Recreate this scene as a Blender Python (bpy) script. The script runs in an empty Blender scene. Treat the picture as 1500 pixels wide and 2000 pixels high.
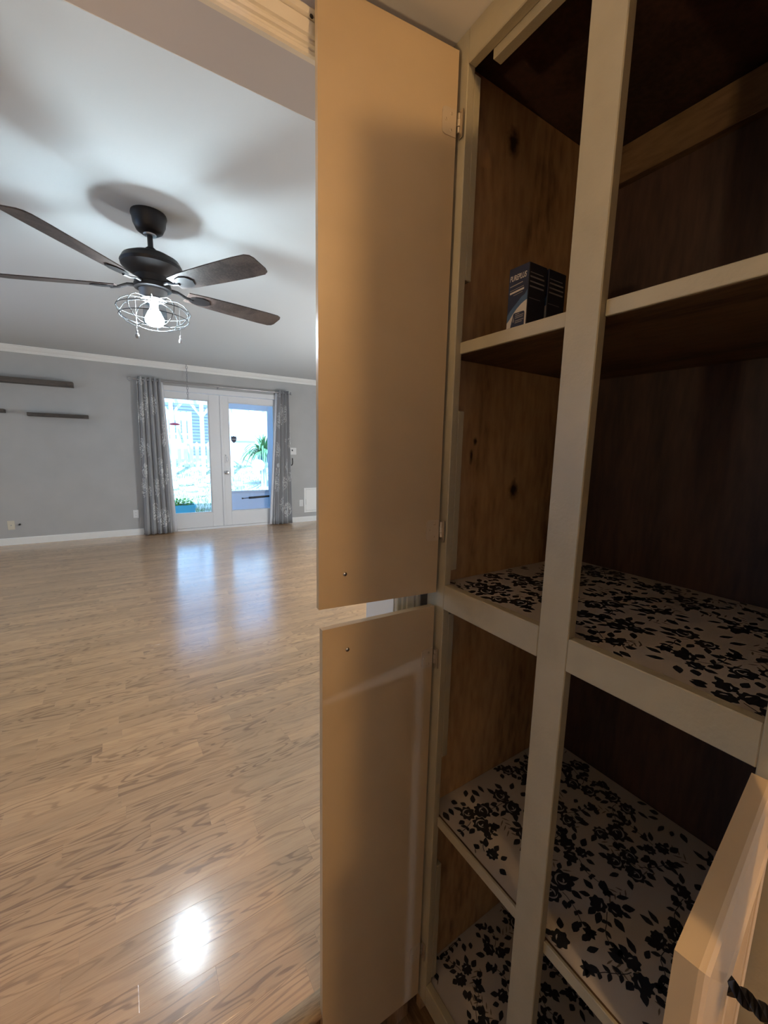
import bpy, math, random
from mathutils import Vector, Matrix
R = math.radians
C = bpy.context.scene.collection
scene = bpy.context.scene

# ---------------------------------------------------------------- camera
cam_d = bpy.data.cameras.new('camera')
cam = bpy.data.objects.new('camera', cam_d); C.objects.link(cam)
cr = Vector((0.84073554, -0.54099296, 0.0221443))
cu = Vector((0.06332908, 0.13887031, 0.9882836))
cf = Vector((0.53772965, 0.82948276, -0.15101379))
CAM = Vector((0, 0, 1.298))
m = Matrix((( cr.x, cu.x, -cf.x, CAM.x), (cr.y, cu.y, -cf.y, CAM.y), (cr.z, cu.z, -cf.z, CAM.z), (0, 0, 0, 1)))
cam.matrix_world = m
cam_d.sensor_fit = 'VERTICAL'; cam_d.sensor_height = 24.0; cam_d.sensor_width = 18.0
cam_d.lens = 798.66 / 2000 * 24.0
cam_d.clip_start = 0.01; cam_d.clip_end = 200
scene.camera = cam

# ---------------------------------------------------------------- sky, sun, portals, exposure
W = bpy.data.worlds.new('world'); scene.world = W; W.use_nodes = True
wn = W.node_tree; wn.nodes.clear()
wo = wn.nodes.new('ShaderNodeOutputWorld'); wb = wn.nodes.new('ShaderNodeBackground')
wb.inputs[0].default_value = (0.30, 0.56, 1.0, 1); wb.inputs[1].default_value = 3.8
wn.links.new(wb.outputs[0], wo.inputs[0])
sun_d = bpy.data.lights.new('sun', 'SUN'); sun_d.energy = 21.0; sun_d.angle = R(0.6); sun_d.color = (0.37, 0.66, 1.0)
sun = bpy.data.objects.new('sun', sun_d); C.objects.link(sun)
sd = Vector((0.35, 0.72, -1.05)).normalized()          # direction the light travels
sun.rotation_euler = sd.to_track_quat('-Z', 'Y').to_euler()
def portal(name, loc, rot, sx, sy):
    d = bpy.data.lights.new(name, 'AREA'); d.shape = 'RECTANGLE'; d.size = sx; d.size_y = sy
    d.cycles.is_portal = True
    o = bpy.data.objects.new(name, d); C.objects.link(o); o.location = loc; o.rotation_euler = rot
portal('portal_patio', (1.36, 6.92, 1.12), (R(-90), 0, 0), 1.9, 1.95)
portal('portal_living', (-3.23, 3.6, 1.35), (0, R(-90), 0), 1.5, 2.6)
portal('portal_kitchen', (-0.78, -2.86, 1.65), (R(90), 0, 0), 0.9, 1.0)
vs = scene.view_settings
scene.display_settings.display_device = 'sRGB'
vs.view_transform = 'Standard'; vs.look = 'None'; vs.gamma = 1.0; vs.use_curve_mapping = False
vs.exposure = 0.0

# ---------------------------------------------------------------- helpers
random.seed(7)
rnd = random.Random(11)

class MB:
    def __init__(s): s.v = []; s.f = []; s.mi = []; s.tone = []
    def add(s, vs, fs, mi=0, tone=0.0):
        o = len(s.v); s.v += [tuple(v) for v in vs]
        for f in fs: s.f.append([o + i for i in f]); s.mi.append(mi); s.tone.append(tone)
        return s
    def box(s, x0, x1, y0, y1, z0, z1, mi=0, tone=0.0):
        return s.add([(x0,y0,z0),(x1,y0,z0),(x1,y1,z0),(x0,y1,z0),(x0,y0,z1),(x1,y0,z1),(x1,y1,z1),(x0,y1,z1)],
                     [(0,3,2,1),(4,5,6,7),(0,1,5,4),(1,2,6,5),(2,3,7,6),(3,0,4,7)], mi, tone)
    def bbox(s, x0, x1, y0, y1, z0, z1, b=0.002, mi=0):
        # bevelled box: 24 verts
        V = []; 
        for sx in (0, 1):
            for sy in (0, 1):
                for sz in (0, 1):
                    X = (x0, x1)[sx]; Y = (y0, y1)[sy]; Z = (z0, z1)[sz]
                    dx = b if sx == 0 else -b; dy = b if sy == 0 else -b; dz = b if sz == 0 else -b
                    V += [(X, Y+dy, Z+dz), (X+dx, Y, Z+dz), (X+dx, Y+dy, Z)]
        def i(sx, sy, sz, k): return ((sx*2+sy)*2+sz)*3+k
        F = []
        F += [(i(0,0,0,0), i(0,0,1,0), i(0,1,1,0), i(0,1,0,0)), (i(1,0,0,0), i(1,1,0,0), i(1,1,1,0), i(1,0,1,0))]
        F += [(i(0,0,0,1), i(1,0,0,1), i(1,0,1,1), i(0,0,1,1)), (i(0,1,0,1), i(0,1,1,1), i(1,1,1,1), i(1,1,0,1))]
        F += [(i(0,0,0,2), i(0,1,0,2), i(1,1,0,2), i(1,0,0,2)), (i(0,0,1,2), i(1,0,1,2), i(1,1,1,2), i(0,1,1,2))]
        for a in (0, 1):
            for c in (0, 1):
                F.append((i(a,c,0,0), i(a,c,0,1), i(a,c,1,1), i(a,c,1,0)))
                F.append((i(a,0,c,0), i(a,1,c,0), i(a,1,c,2), i(a,0,c,2)))
                F.append((i(0,a,c,1), i(1,a,c,1), i(1,a,c,2), i(0,a,c,2)))
                for e in (0, 1): F.append((i(a,c,e,0), i(a,c,e,1), i(a,c,e,2)))
        return s.add(V, F, mi)
    def loft(s, rings, closed=True, cap=True, mi=0):
        n = len(rings[0]); V = [p for r in rings for p in r]; F = []
        for k in range(len(rings)-1):
            for j in range(n if closed else n-1):
                a = k*n+j; b = k*n+(j+1) % n
                F.append((a, b, b+n, a+n))
        if cap and closed: F.append(tuple(range(n))[::-1]); F.append(tuple(range((len(rings)-1)*n, len(rings)*n)))
        return s.add(V, F, mi)
    def lathe(s, prof, c=(0,0,0), n=24, mi=0, cap=True):
        rings = [[(c[0]+r*math.cos(2*math.pi*k/n), c[1]+r*math.sin(2*math.pi*k/n), c[2]+z) for k in range(n)] for r, z in prof]
        return s.loft(rings, True, cap, mi)
    def tube(s, path, r, n=6, mi=0, cap=True, closed=False):
        P = [Vector(p) for p in path]; rings = []
        N = len(P); up = None
        for k in range(N):
            if closed: t = P[(k+1) % N]-P[k-1]
            else: t = P[min(k+1, N-1)]-P[max(k-1, 0)]
            t.normalize()
            if up is None:
                up = Vector((0, 0, 1)) if abs(t.z) < 0.9 else Vector((1, 0, 0))
            a = t.cross(up)
            if a.length < 1e-6: a = t.orthogonal()
            a.normalize(); b = a.cross(t).normalized(); up = b
            rr = r[k] if isinstance(r, (list, tuple)) else r
            rings.append([tuple(P[k]+a*rr*math.cos(2*math.pi*j/n)+b*rr*math.sin(2*math.pi*j/n)) for j in range(n)])
        if closed: rings.append(rings[0]); cap = False
        return s.loft(rings, True, cap, mi)
    def cyl(s, p0, p1, r, n=12, mi=0): return s.tube([p0, p1], r, n, mi)
    def prism(s, poly, axis, a, b, mi=0):
        def P(u, v, w): return {'X': (w, u, v), 'Y': (u, w, v), 'Z': (u, v, w)}[axis]
        return s.loft([[P(u, v, a) for u, v in poly], [P(u, v, b) for u, v in poly]], True, True, mi)
    def build(s, name, mats, parent=None, smooth=False, kind=None, local=False, loc=None):
        me = bpy.data.meshes.new(name)
        off = Vector((0, 0, 0))
        if loc is not None: off = Vector(loc)
        elif parent is not None and not local: off = wloc(parent)
        me.from_pydata([tuple(Vector(v)-off) for v in s.v], [], s.f)
        if not isinstance(mats, (list, tuple)): mats = [mats]
        for mt in mats: me.materials.append(mt)
        me.polygons.foreach_set('material_index', s.mi)
        if any(s.tone):
            at = me.attributes.new('tone', 'FLOAT', 'FACE'); at.data.foreach_set('value', s.tone)
        if smooth: me.polygons.foreach_set('use_smooth', [True]*len(me.polygons))
        me.update()
        import bmesh
        b = bmesh.new(); b.from_mesh(me); bmesh.ops.recalc_face_normals(b, faces=b.faces); b.to_mesh(me); b.free()
        o = bpy.data.objects.new(name, me); C.objects.link(o)
        if loc is not None: o.location = loc
        if parent is not None: o.parent = parent
        if kind: o['kind'] = kind
        if smooth == 'auto':
            try: me.set_sharp_from_angle(angle=R(35))
            except Exception: pass
        return o
def wloc(o):
    p = Vector((0, 0, 0))
    while o is not None: p += o.location; o = o.parent
    return p
def thing(name, label, cat, loc, group=None, kind=None):
    o = bpy.data.objects.new(name, None); C.objects.link(o); o.location = loc; o.empty_display_size = 0.05
    if label: o['label'] = label
    if cat: o['category'] = cat
    if group: o['group'] = group
    if kind: o['kind'] = kind
    return o
def tag(o, label, cat, group=None):
    o['label'] = label; o['category'] = cat
    if group: o['group'] = group
    return o

# ---------------------------------------------------------------- materials
def mat(name, col, rough=0.5, metal=0.0, spec=0.5, noise=0.0, nscale=30.0, bump=0.0, bscale=200.0, coat=0.0, emit=None, estr=0.0):
    M = bpy.data.materials.new(name); M.use_nodes = True
    N = M.node_tree; b = N.nodes['Principled BSDF']
    b.inputs['Base Color'].default_value = (*col, 1); b.inputs['Roughness'].default_value = rough
    b.inputs['Metallic'].default_value = metal; b.inputs['Specular IOR Level'].default_value = spec
    b.inputs['Coat Weight'].default_value = coat
    if emit: b.inputs['Emission Color'].default_value = (*emit, 1); b.inputs['Emission Strength'].default_value = estr
    g = N.nodes.new('ShaderNodeNewGeometry')
    if noise > 0:
        t = N.nodes.new('ShaderNodeTexNoise'); t.inputs['Scale'].default_value = nscale; t.inputs['Detail'].default_value = 5
        N.links.new(g.outputs['Position'], t.inputs['Vector'])
        r = N.nodes.new('ShaderNodeValToRGB')
        r.color_ramp.elements[0].position = 0.3; r.color_ramp.elements[1].position = 0.7
        r.color_ramp.elements[0].color = (*[max(0, c*(1-noise)) for c in col], 1)
        r.color_ramp.elements[1].color = (*[min(1, c*(1+noise)) for c in col], 1)
        N.links.new(t.outputs[0], r.inputs[0]); N.links.new(r.outputs[0], b.inputs['Base Color'])
    if bump > 0:
        t2 = N.nodes.new('ShaderNodeTexNoise'); t2.inputs['Scale'].default_value = bscale; t2.inputs['Detail'].default_value = 3
        N.links.new(g.outputs['Position'], t2.inputs['Vector'])
        bp = N.nodes.new('ShaderNodeBump'); bp.inputs['Strength'].default_value = bump; bp.inputs['Distance'].default_value = 0.002
        N.links.new(t2.outputs[0], bp.inputs['Height']); N.links.new(bp.outputs[0], b.inputs['Normal'])
    return M
def ramp(N, pts):
    r = N.nodes.new('ShaderNodeValToRGB'); e = r.color_ramp.elements
    while len(e) < len(pts): e.new(0.5)
    for k, (p, c) in enumerate(pts): e[k].position = p; e[k].color = (*c, 1)
    return r
def wood(name, cols, stretch, rough=0.5, scale=6.0, dist=6.0, use_tone=False, knots=None, coat=0.0, bump=0.1, coatrough=0.1):
    # grain runs along the axis whose stretch factor is smallest
    M = bpy.data.materials.new(name); M.use_nodes = True
    N = M.node_tree; L = N.links; b = N.nodes['Principled BSDF']
    g = N.nodes.new('ShaderNodeNewGeometry')
    mp = N.nodes.new('ShaderNodeMapping'); mp.inputs['Scale'].default_value = stretch
    src = g.outputs['Position']
    if use_tone:
        at = N.nodes.new('ShaderNodeAttribute'); at.attribute_name = 'tone'
        vm = N.nodes.new('ShaderNodeVectorMath'); vm.operation = 'SCALE'; vm.inputs[0].default_value = (37.0, 23.0, 11.0)
        L.new(at.outputs['Fac'], vm.inputs['Scale'])
        va = N.nodes.new('ShaderNodeVectorMath'); va.operation = 'ADD'
        L.new(src, va.inputs[0]); L.new(vm.outputs[0], va.inputs[1]); src = va.outputs[0]
    L.new(src, mp.inputs['Vector'])
    n1 = N.nodes.new('ShaderNodeTexNoise'); n1.inputs['Scale'].default_value = scale; n1.inputs['Detail'].default_value = 3; n1.inputs['Distortion'].default_value = 0.6
    L.new(mp.outputs[0], n1.inputs['Vector'])
    # growth rings: sine of the smooth noise field gives cathedral arches
    mu = N.nodes.new('ShaderNodeMath'); mu.operation = 'MULTIPLY'; mu.inputs[1].default_value = dist*6.283
    L.new(n1.outputs[0], mu.inputs[0])
    sn = N.nodes.new('ShaderNodeMath'); sn.operation = 'SINE'; L.new(mu.outputs[0], sn.inputs[0])
    n2 = N.nodes.new('ShaderNodeTexNoise'); n2.inputs['Scale'].default_value = scale*14; n2.inputs['Detail'].default_value = 4
    L.new(mp.outputs[0], n2.inputs['Vector'])
    ad = N.nodes.new('ShaderNodeMath'); ad.operation = 'MULTIPLY_ADD'; ad.inputs[1].default_value = 0.2
    L.new(sn.outputs[0], ad.inputs[0]); L.new(n2.outputs[0], ad.inputs[2])
    cl = N.nodes.new('ShaderNodeClamp'); L.new(ad.outputs[0], cl.inputs[0])
    rp = ramp(N, [(0.22, cols[0]), (0.48, cols[1]), (0.8, cols[2])]); L.new(cl.outputs[0], rp.inputs[0])
    out = rp.outputs[0]
    if use_tone:
        hs = N.nodes.new('ShaderNodeHueSaturation')
        mr = N.nodes.new('ShaderNodeMapRange'); mr.inputs[3].default_value = 0.86; mr.inputs[4].default_value = 1.14
        L.new(at.outputs['Fac'], mr.inputs[0]); L.new(mr.outputs[0], hs.inputs['Value']); L.new(out, hs.inputs['Color']); out = hs.outputs[0]
    for (kx_, ky_, kz_, ra, rb) in (knots or ()):
        # a knot: dark ellipse with a ragged rim round a fixed point of the board
        sb = N.nodes.new('ShaderNodeVectorMath'); sb.operation = 'SUBTRACT'; sb.inputs[1].default_value = (kx_, ky_, kz_); L.new(g.outputs['Position'], sb.inputs[0])
        sc_ = N.nodes.new('ShaderNodeVectorMath'); sc_.operation = 'MULTIPLY'; sc_.inputs[1].default_value = (1/ra, 0.0, 1/rb); L.new(sb.outputs[0], sc_.inputs[0])
        ln = N.nodes.new('ShaderNodeVectorMath'); ln.operation = 'LENGTH'; L.new(sc_.outputs[0], ln.inputs[0])
        nk = N.nodes.new('ShaderNodeTexNoise'); nk.inputs['Scale'].default_value = 70; L.new(g.outputs['Position'], nk.inputs['Vector'])
        sm = N.nodes.new('ShaderNodeMath'); sm.operation = 'MULTIPLY_ADD'; sm.inputs[1].default_value = 0.9; L.new(nk.outputs[0], sm.inputs[0]); L.new(ln.outputs['Value'], sm.inputs[2])
        kr = ramp(N, [(0.38, (0, 0, 0)), (0.75, (1, 1, 1))]); 
        hf = N.nodes.new('ShaderNodeMath'); hf.operation = 'MULTIPLY'; hf.inputs[1].default_value = 0.5; L.new(sm.outputs[0], hf.inputs[0]); L.new(hf.outputs[0], kr.inputs[0])
        mm = N.nodes.new('ShaderNodeMixRGB'); mm.inputs[1].default_value = (0.04, 0.02, 0.008, 1)
        L.new(kr.outputs[0], mm.inputs[0]); L.new(out, mm.inputs[2]); out = mm.outputs[0]
    L.new(out, b.inputs['Base Color'])
    b.inputs['Roughness'].default_value = rough
    b.inputs['Coat Weight'].default_value = coat; b.inputs['Coat Roughness'].default_value = coatrough; b.inputs['Coat IOR'].default_value = 1.62
    if bump > 0:
        bp = N.nodes.new('ShaderNodeBump'); bp.inputs['Strength'].default_value = bump; bp.inputs['Distance'].default_value = 0.001
        L.new(n2.outputs[0], bp.inputs['Height']); L.new(bp.outputs[0], b.inputs['Normal'])
    return M
def glass_mat(name, tint=(1, 1, 1)):
    M = bpy.data.materials.new(name); M.use_nodes = True; N = M.node_tree; N.nodes.clear()
    o = N.nodes.new('ShaderNodeOutputMaterial'); t = N.nodes.new('ShaderNodeBsdfTransparent'); g = N.nodes.new('ShaderNodeBsdfGlossy')
    t.inputs[0].default_value = (*tint, 1); g.inputs['Roughness'].default_value = 0.0
    f = N.nodes.new('ShaderNodeFresnel'); f.inputs[0].default_value = 1.45
    mx = N.nodes.new('ShaderNodeMixShader'); N.links.new(f.outputs[0], mx.inputs[0]); N.links.new(t.outputs[0], mx.inputs[1]); N.links.new(g.outputs[0], mx.inputs[2])
    N.links.new(mx.outputs[0], o.inputs[0]); return M
def curtain_mat():
    M = bpy.data.materials.new('curtain_fabric'); M.use_nodes = True; N = M.node_tree; L = N.links; b = N.nodes['Principled BSDF']
    tc = N.nodes.new('ShaderNodeUVMap')
    mp = N.nodes.new('ShaderNodeMapping'); mp.inputs['Scale'].default_value = (3.4, 3.4, 1); L.new(tc.outputs[0], mp.inputs['Vector'])
    n = N.nodes.new('ShaderNodeTexNoise'); n.inputs['Scale'].default_value = 1.6; n.inputs['Detail'].default_value = 1.5; n.inputs['Distortion'].default_value = 2.2
    L.new(mp.outputs[0], n.inputs['Vector'])
    mu = N.nodes.new('ShaderNodeMath'); mu.operation = 'MULTIPLY'; mu.inputs[1].default_value = 44; L.new(n.outputs[0], mu.inputs[0])
    s = N.nodes.new('ShaderNodeMath'); s.operation = 'SINE'; L.new(mu.outputs[0], s.inputs[0])
    v = N.nodes.new('ShaderNodeTexVoronoi'); v.inputs['Scale'].default_value = 1.0; L.new(mp.outputs[0], v.inputs['Vector'])
    lt = N.nodes.new('ShaderNodeMath'); lt.operation = 'LESS_THAN'; lt.inputs[1].default_value = 0.48; L.new(v.outputs['Distance'], lt.inputs[0])
    gt = N.nodes.new('ShaderNodeMath'); gt.operation = 'GREATER_THAN'; gt.inputs[1].default_value = 0.25; L.new(s.outputs[0], gt.inputs[0])
    ml = N.nodes.new('ShaderNodeMath'); ml.operation = 'MULTIPLY'; L.new(lt.outputs[0], ml.inputs[0]); L.new(gt.outputs[0], ml.inputs[1])
    mx = N.nodes.new('ShaderNodeMixRGB'); mx.inputs[1].default_value = (0.40, 0.40, 0.405, 1); mx.inputs[2].default_value = (0.80, 0.80, 0.78, 1)
    L.new(ml.outputs[0], mx.inputs[0]); L.new(mx.outputs[0], b.inputs['Base Color']); b.inputs['Roughness'].default_value = 0.85
    b.inputs['Specular IOR Level'].default_value = 0.2
    return M
M = {}
M['wall'] = mat('gray_wall_paint', (0.45, 0.45, 0.44), 0.75, noise=0.03, nscale=4, bump=0.05, bscale=120)
M['kwall'] = mat('kitchen_wall_paint', (0.58, 0.55, 0.50), 0.75, noise=0.03, nscale=5)
M['ceil'] = mat('ceiling_paint', (0.60, 0.635, 0.65), 0.85, bump=0.08, bscale=90)
M['kceil'] = mat('kitchen_ceiling_paint', (0.82, 0.79, 0.74), 0.85)
M['white'] = mat('white_trim_paint', (0.86, 0.86, 0.83), 0.35)
M['door_white'] = mat('white_door_paint', (0.78, 0.78, 0.78), 0.35)
M['cream'] = mat('cream_casing_paint', (0.74, 0.68, 0.56), 0.4)
M['header'] = mat('header_paint', (0.52, 0.50, 0.51), 0.7)
M['greige'] = mat('greige_cabinet_paint', (0.40, 0.35, 0.24), 0.42, noise=0.06, nscale=14, bump=0.25, bscale=160)
M['door'] = mat('tan_door_paint', (0.50, 0.375, 0.222), 0.34, noise=0.04, nscale=9, bump=0.10, bscale=70)
KNOTS = [(0.780, 0.71, 1.977, 0.022, 0.034), (0.713, 0.71, 1.322, 0.008, 0.012), (0.703, 0.71, 1.285, 0.006, 0.020), (0.86, 0.082, 1.2, 0.02, 0.03)]
M['ply'] = wood('plywood_interior', [(0.20, 0.105, 0.045), (0.42, 0.245, 0.115), (0.56, 0.35, 0.17)], (2.0, 2.0, 0.5), 0.5, 2.2, 2.2, knots=KNOTS)
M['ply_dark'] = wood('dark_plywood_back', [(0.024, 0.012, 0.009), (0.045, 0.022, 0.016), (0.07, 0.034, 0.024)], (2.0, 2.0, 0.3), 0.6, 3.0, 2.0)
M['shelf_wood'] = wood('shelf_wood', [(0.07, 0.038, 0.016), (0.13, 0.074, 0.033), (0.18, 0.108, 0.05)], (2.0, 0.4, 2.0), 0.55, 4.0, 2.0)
M['liner'] = mat('liner_paper', (0.46, 0.415, 0.375), 0.45, noise=0.04, nscale=8)
M['print_dark'] = mat('liner_print_dark', (0.012, 0.014, 0.020), 0.5)
M['print_mid'] = mat('liner_print_brown', (0.15, 0.115, 0.085), 0.5)
M['print_light'] = mat('liner_print_gray', (0.42, 0.40, 0.39), 0.5)
M['nickel'] = mat('hinge_nickel', (0.62, 0.55, 0.44), 0.32, metal=0.9)
M['hinge_paint'] = mat('painted_hinge', (0.50, 0.40, 0.27), 0.4)
M['dark_line'] = mat('dark_gap', (0.03, 0.02, 0.012), 0.7)
M['screw'] = mat('screw_steel', (0.55, 0.53, 0.5), 0.25, metal=1.0)
M['iron'] = mat('black_iron', (0.015, 0.013, 0.012), 0.45, metal=0.6)
def laminate():
    M_ = bpy.data.materials.new('laminate_oak'); M_.use_nodes = True
    N = M_.node_tree; L = N.links; b = N.nodes['Principled BSDF']
    g = N.nodes.new('ShaderNodeNewGeometry'); at = N.nodes.new('ShaderNodeAttribute'); at.attribute_name = 'tone'
    vm = N.nodes.new('ShaderNodeVectorMath'); vm.operation = 'SCALE'; vm.inputs[0].default_value = (37.0, 23.0, 11.0); L.new(at.outputs['Fac'], vm.inputs['Scale'])
    va = N.nodes.new('ShaderNodeVectorMath'); va.operation = 'ADD'; L.new(g.outputs['Position'], va.inputs[0]); L.new(vm.outputs[0], va.inputs[1])
    def noise(scale, sc, detail, dist=0.0):
        mp = N.nodes.new('ShaderNodeMapping'); mp.inputs['Scale'].default_value = sc; L.new(va.outputs[0], mp.inputs['Vector'])
        n = N.nodes.new('ShaderNodeTexNoise'); n.inputs['Scale'].default_value = scale; n.inputs['Detail'].default_value = detail; n.inputs['Distortion'].default_value = dist
        L.new(mp.outputs[0], n.inputs['Vector']); return n.outputs[0]
    def math_(op, a, b_=None, c=None):
        n = N.nodes.new('ShaderNodeMath'); n.operation = op
        for k, q in enumerate((a, b_, c)):
            if q is None: continue
            if isinstance(q, (int, float)): n.inputs[k].default_value = q
            else: L.new(q, n.inputs[k])
        return n.outputs[0]
    # cathedral growth lines
    field = noise(1.0, (2.0, 13.0, 1.0), 2.0, 0.5)
    ring = math_('SINE', math_('MULTIPLY', field, 78.0))
    mr = N.nodes.new('ShaderNodeMapRange'); mr.interpolation_type = 'SMOOTHSTEP'; mr.inputs[1].default_value = 0.1; mr.inputs[2].default_value = 1.0; L.new(ring, mr.inputs[0])
    gate = noise(1.0, (1.2, 6.0, 1.0), 1.0)                       # the lines fade in and out along the board
    mg = N.nodes.new('ShaderNodeMapRange'); mg.inputs[1].default_value = 0.30; mg.inputs[2].default_value = 0.55; L.new(gate, mg.inputs[0])
    lines = math_('MULTIPLY', mr.outputs[0], mg.outputs[0])
    pores = noise(1.0, (16.0, 420.0, 1.0), 2.0)
    mp_ = N.nodes.new('ShaderNodeMapRange'); mp_.inputs[1].default_value = 0.45; mp_.inputs[2].default_value = 0.72; L.new(pores, mp_.inputs[0])
    broad = noise(1.0, (1.0, 22.0, 1.0), 2.0)
    mb_ = N.nodes.new('ShaderNodeMapRange'); mb_.inputs[1].default_value = 0.3; mb_.inputs[2].default_value = 0.7; L.new(broad, mb_.inputs[0])
    dark = math_('ADD', math_('MULTIPLY', lines, 0.50), math_('ADD', math_('MULTIPLY', mp_.outputs[0], 0.22), math_('MULTIPLY', mb_.outputs[0], 0.30)))
    rp = ramp(N, [(0.0, (0.60, 0.36, 0.175)), (0.45, (0.46, 0.262, 0.120)), (1.0, (0.20, 0.094, 0.038))]); L.new(dark, rp.inputs[0])
    hs = N.nodes.new('ShaderNodeHueSaturation'); mt = N.nodes.new('ShaderNodeMapRange'); mt.inputs[3].default_value = 0.88; mt.inputs[4].default_value = 1.12
    L.new(at.outputs['Fac'], mt.inputs[0]); L.new(mt.outputs[0], hs.inputs['Value']); L.new(rp.outputs[0], hs.inputs['Color']); L.new(hs.outputs[0], b.inputs['Base Color'])
    b.inputs['Roughness'].default_value = 0.38; b.inputs['Coat Weight'].default_value = 0.9; b.inputs['Coat Roughness'].default_value = 0.17; b.inputs['Coat IOR'].default_value = 1.75
    bp = N.nodes.new('ShaderNodeBump'); bp.inputs['Strength'].default_value = 0.12; bp.inputs['Distance'].default_value = 0.0006; L.new(pores, bp.inputs['Height']); L.new(bp.outputs[0], b.inputs['Coat Normal'])
    return M_
M['floor'] = laminate()
M['subfloor'] = mat('floor_joint', (0.09, 0.05, 0.025), 0.6)
M['kfloor'] = wood('kitchen_floor_wood', [(0.10, 0.05, 0.02), (0.22, 0.12, 0.05), (0.30, 0.17, 0.08)], (6.0, 0.6, 1.0), 0.4, 3.0, 3.0)
M['kitchen_boards'] = wood('kitchen_oak_boards', [(0.12, 0.065, 0.028), (0.20, 0.115, 0.055), (0.26, 0.16, 0.08)], (6.0, 0.6, 1.0), 0.4, 3.0, 3.0)
M['nose'] = wood('stair_nose_wood', [(0.20, 0.13, 0.07), (0.33, 0.23, 0.13), (0.40, 0.29, 0.17)], (0.6, 6.0, 6.0), 0.35, 4.0, 2.0, coat=0.3)
M['fan_black'] = mat('fan_bronze', (0.018, 0.016, 0.017), 0.45, metal=0.3)
M['fan_gray'] = mat('fan_gray_metal', (0.25, 0.26, 0.27), 0.4, metal=0.6)
M['blade'] = wood('fan_blade_wood', [(0.03, 0.022, 0.02), (0.07, 0.05, 0.045), (0.10, 0.075, 0.065)], (1.0, 1.0, 1.0), 0.45, 8.0, 2.0)
M['cage'] = mat('cage_wire', (0.07, 0.075, 0.08), 0.4, metal=0.3)
M['crystal'] = mat('pull_crystal', (0.6, 0.62, 0.66), 0.1)
M['bulb'] = mat('led_bulb', (1, 1, 1), 0.3, emit=(0.76, 0.92, 1.0), estr=310.0)
M['warm_bulb'] = mat('warm_lamp_globe', (1, 1, 1), 0.3, emit=(1.0, 0.62, 0.28), estr=300.0)
M['warm_fill'] = mat('warm_fill_globe', (1, 1, 1), 0.3, emit=(1.0, 0.68, 0.36), estr=330.0)
M['hood_bulb'] = mat('hood_lamp_lens', (1, 1, 1), 0.3, emit=(0.46, 0.62, 1.0), estr=950.0)
M['cool_fill'] = mat('left_fill_globe', (1, 1, 1), 0.3, emit=(0.95, 0.98, 0.97), estr=95.0)
M['right_fill'] = mat('right_fill_globe', (1, 1, 1), 0.3, emit=(0.93, 0.97, 1.0), estr=200.0)
M['shelf_dark'] = wood('dark_shelf_wood', [(0.035, 0.028, 0.022), (0.07, 0.056, 0.045), (0.10, 0.08, 0.065)], (0.6, 5.0, 5.0), 0.5, 4.0, 2.0)
M['plate'] = mat('white_plastic', (0.75, 0.75, 0.74), 0.35)
M['plate_cream'] = mat('cream_plastic', (0.66, 0.62, 0.50), 0.35)
M['slot'] = mat('black_plastic', (0.02, 0.02, 0.02), 0.4)
M['steel'] = mat('brushed_steel', (0.42, 0.42, 0.43), 0.3, metal=0.9)
M['chrome'] = mat('satin_nickel', (0.6, 0.6, 0.6), 0.2, metal=1.0)
M['glass'] = glass_mat('window_glass')
M['curtain'] = curtain_mat()
sv = mat('storm_door_vinyl', (0.80, 0.82, 0.84), 0.4); M['vinyl'] = sv
_n = sv.node_tree; _t = _n.nodes.new('ShaderNodeBsdfTranslucent'); _t.inputs[0].default_value = (0.55, 0.62, 0.72, 1); _m = _n.nodes.new('ShaderNodeMixShader'); _m.inputs[0].default_value = 0.5
_o = [q for q in _n.nodes if q.type == 'OUTPUT_MATERIAL'][0]
_n.links.new(_n.nodes['Principled BSDF'].outputs[0], _m.inputs[1]); _n.links.new(_t.outputs[0], _m.inputs[2]); _n.links.new(_m.outputs[0], _o.inputs[0])
M['lining'] = mat('curtain_lining', (0.72, 0.73, 0.76), 0.8)
M['box_blue'] = mat('box_navy_card', (0.020, 0.030, 0.075), 0.4)
M['box_dark'] = mat('box_side_card', (0.014, 0.016, 0.028), 0.4)
M['box_white'] = mat('box_white_print', (0.55, 0.52, 0.50), 0.4)
M['box_gray'] = mat('box_gray_print', (0.26, 0.25, 0.25), 0.4)
M['box_sky'] = mat('box_wave_print', (0.06, 0.12, 0.24), 0.4)
M['grass'] = mat('lawn', (0.48, 0.50, 0.41), 0.9, noise=0.45, nscale=3.5)
M['blade_green'] = mat('grass_blades', (0.26, 0.34, 0.17), 0.8)
M['fence'] = mat('white_fence_paint', (0.78, 0.80, 0.80), 0.7)
M['siding'] = mat('pale_siding', (0.20, 0.21, 0.25), 0.8)
M['siding_w'] = mat('white_siding', (0.80, 0.82, 0.84), 0.8)
M['roofing'] = mat('gray_shingles', (0.25, 0.26, 0.28), 0.9)
M['rock'] = mat('pale_rock', (0.68, 0.66, 0.63), 0.9, noise=0.2, nscale=8)
M['teal'] = mat('turquoise_planter', (0.03, 0.33, 0.45), 0.35)
M['leaf'] = mat('planter_leaves', (0.16, 0.42, 0.05), 0.6, noise=0.3, nscale=25)
M['frond'] = mat('arching_leaves', (0.14, 0.30, 0.12), 0.55, noise=0.3, nscale=10)
M['teal_pot'] = mat('blue_gray_pot', (0.10, 0.16, 0.22), 0.4)
M['red'] = mat('red_plastic', (0.55, 0.02, 0.06), 0.3)
M['badge'] = mat('badge_navy', (0.02, 0.025, 0.06), 0.4)

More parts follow.
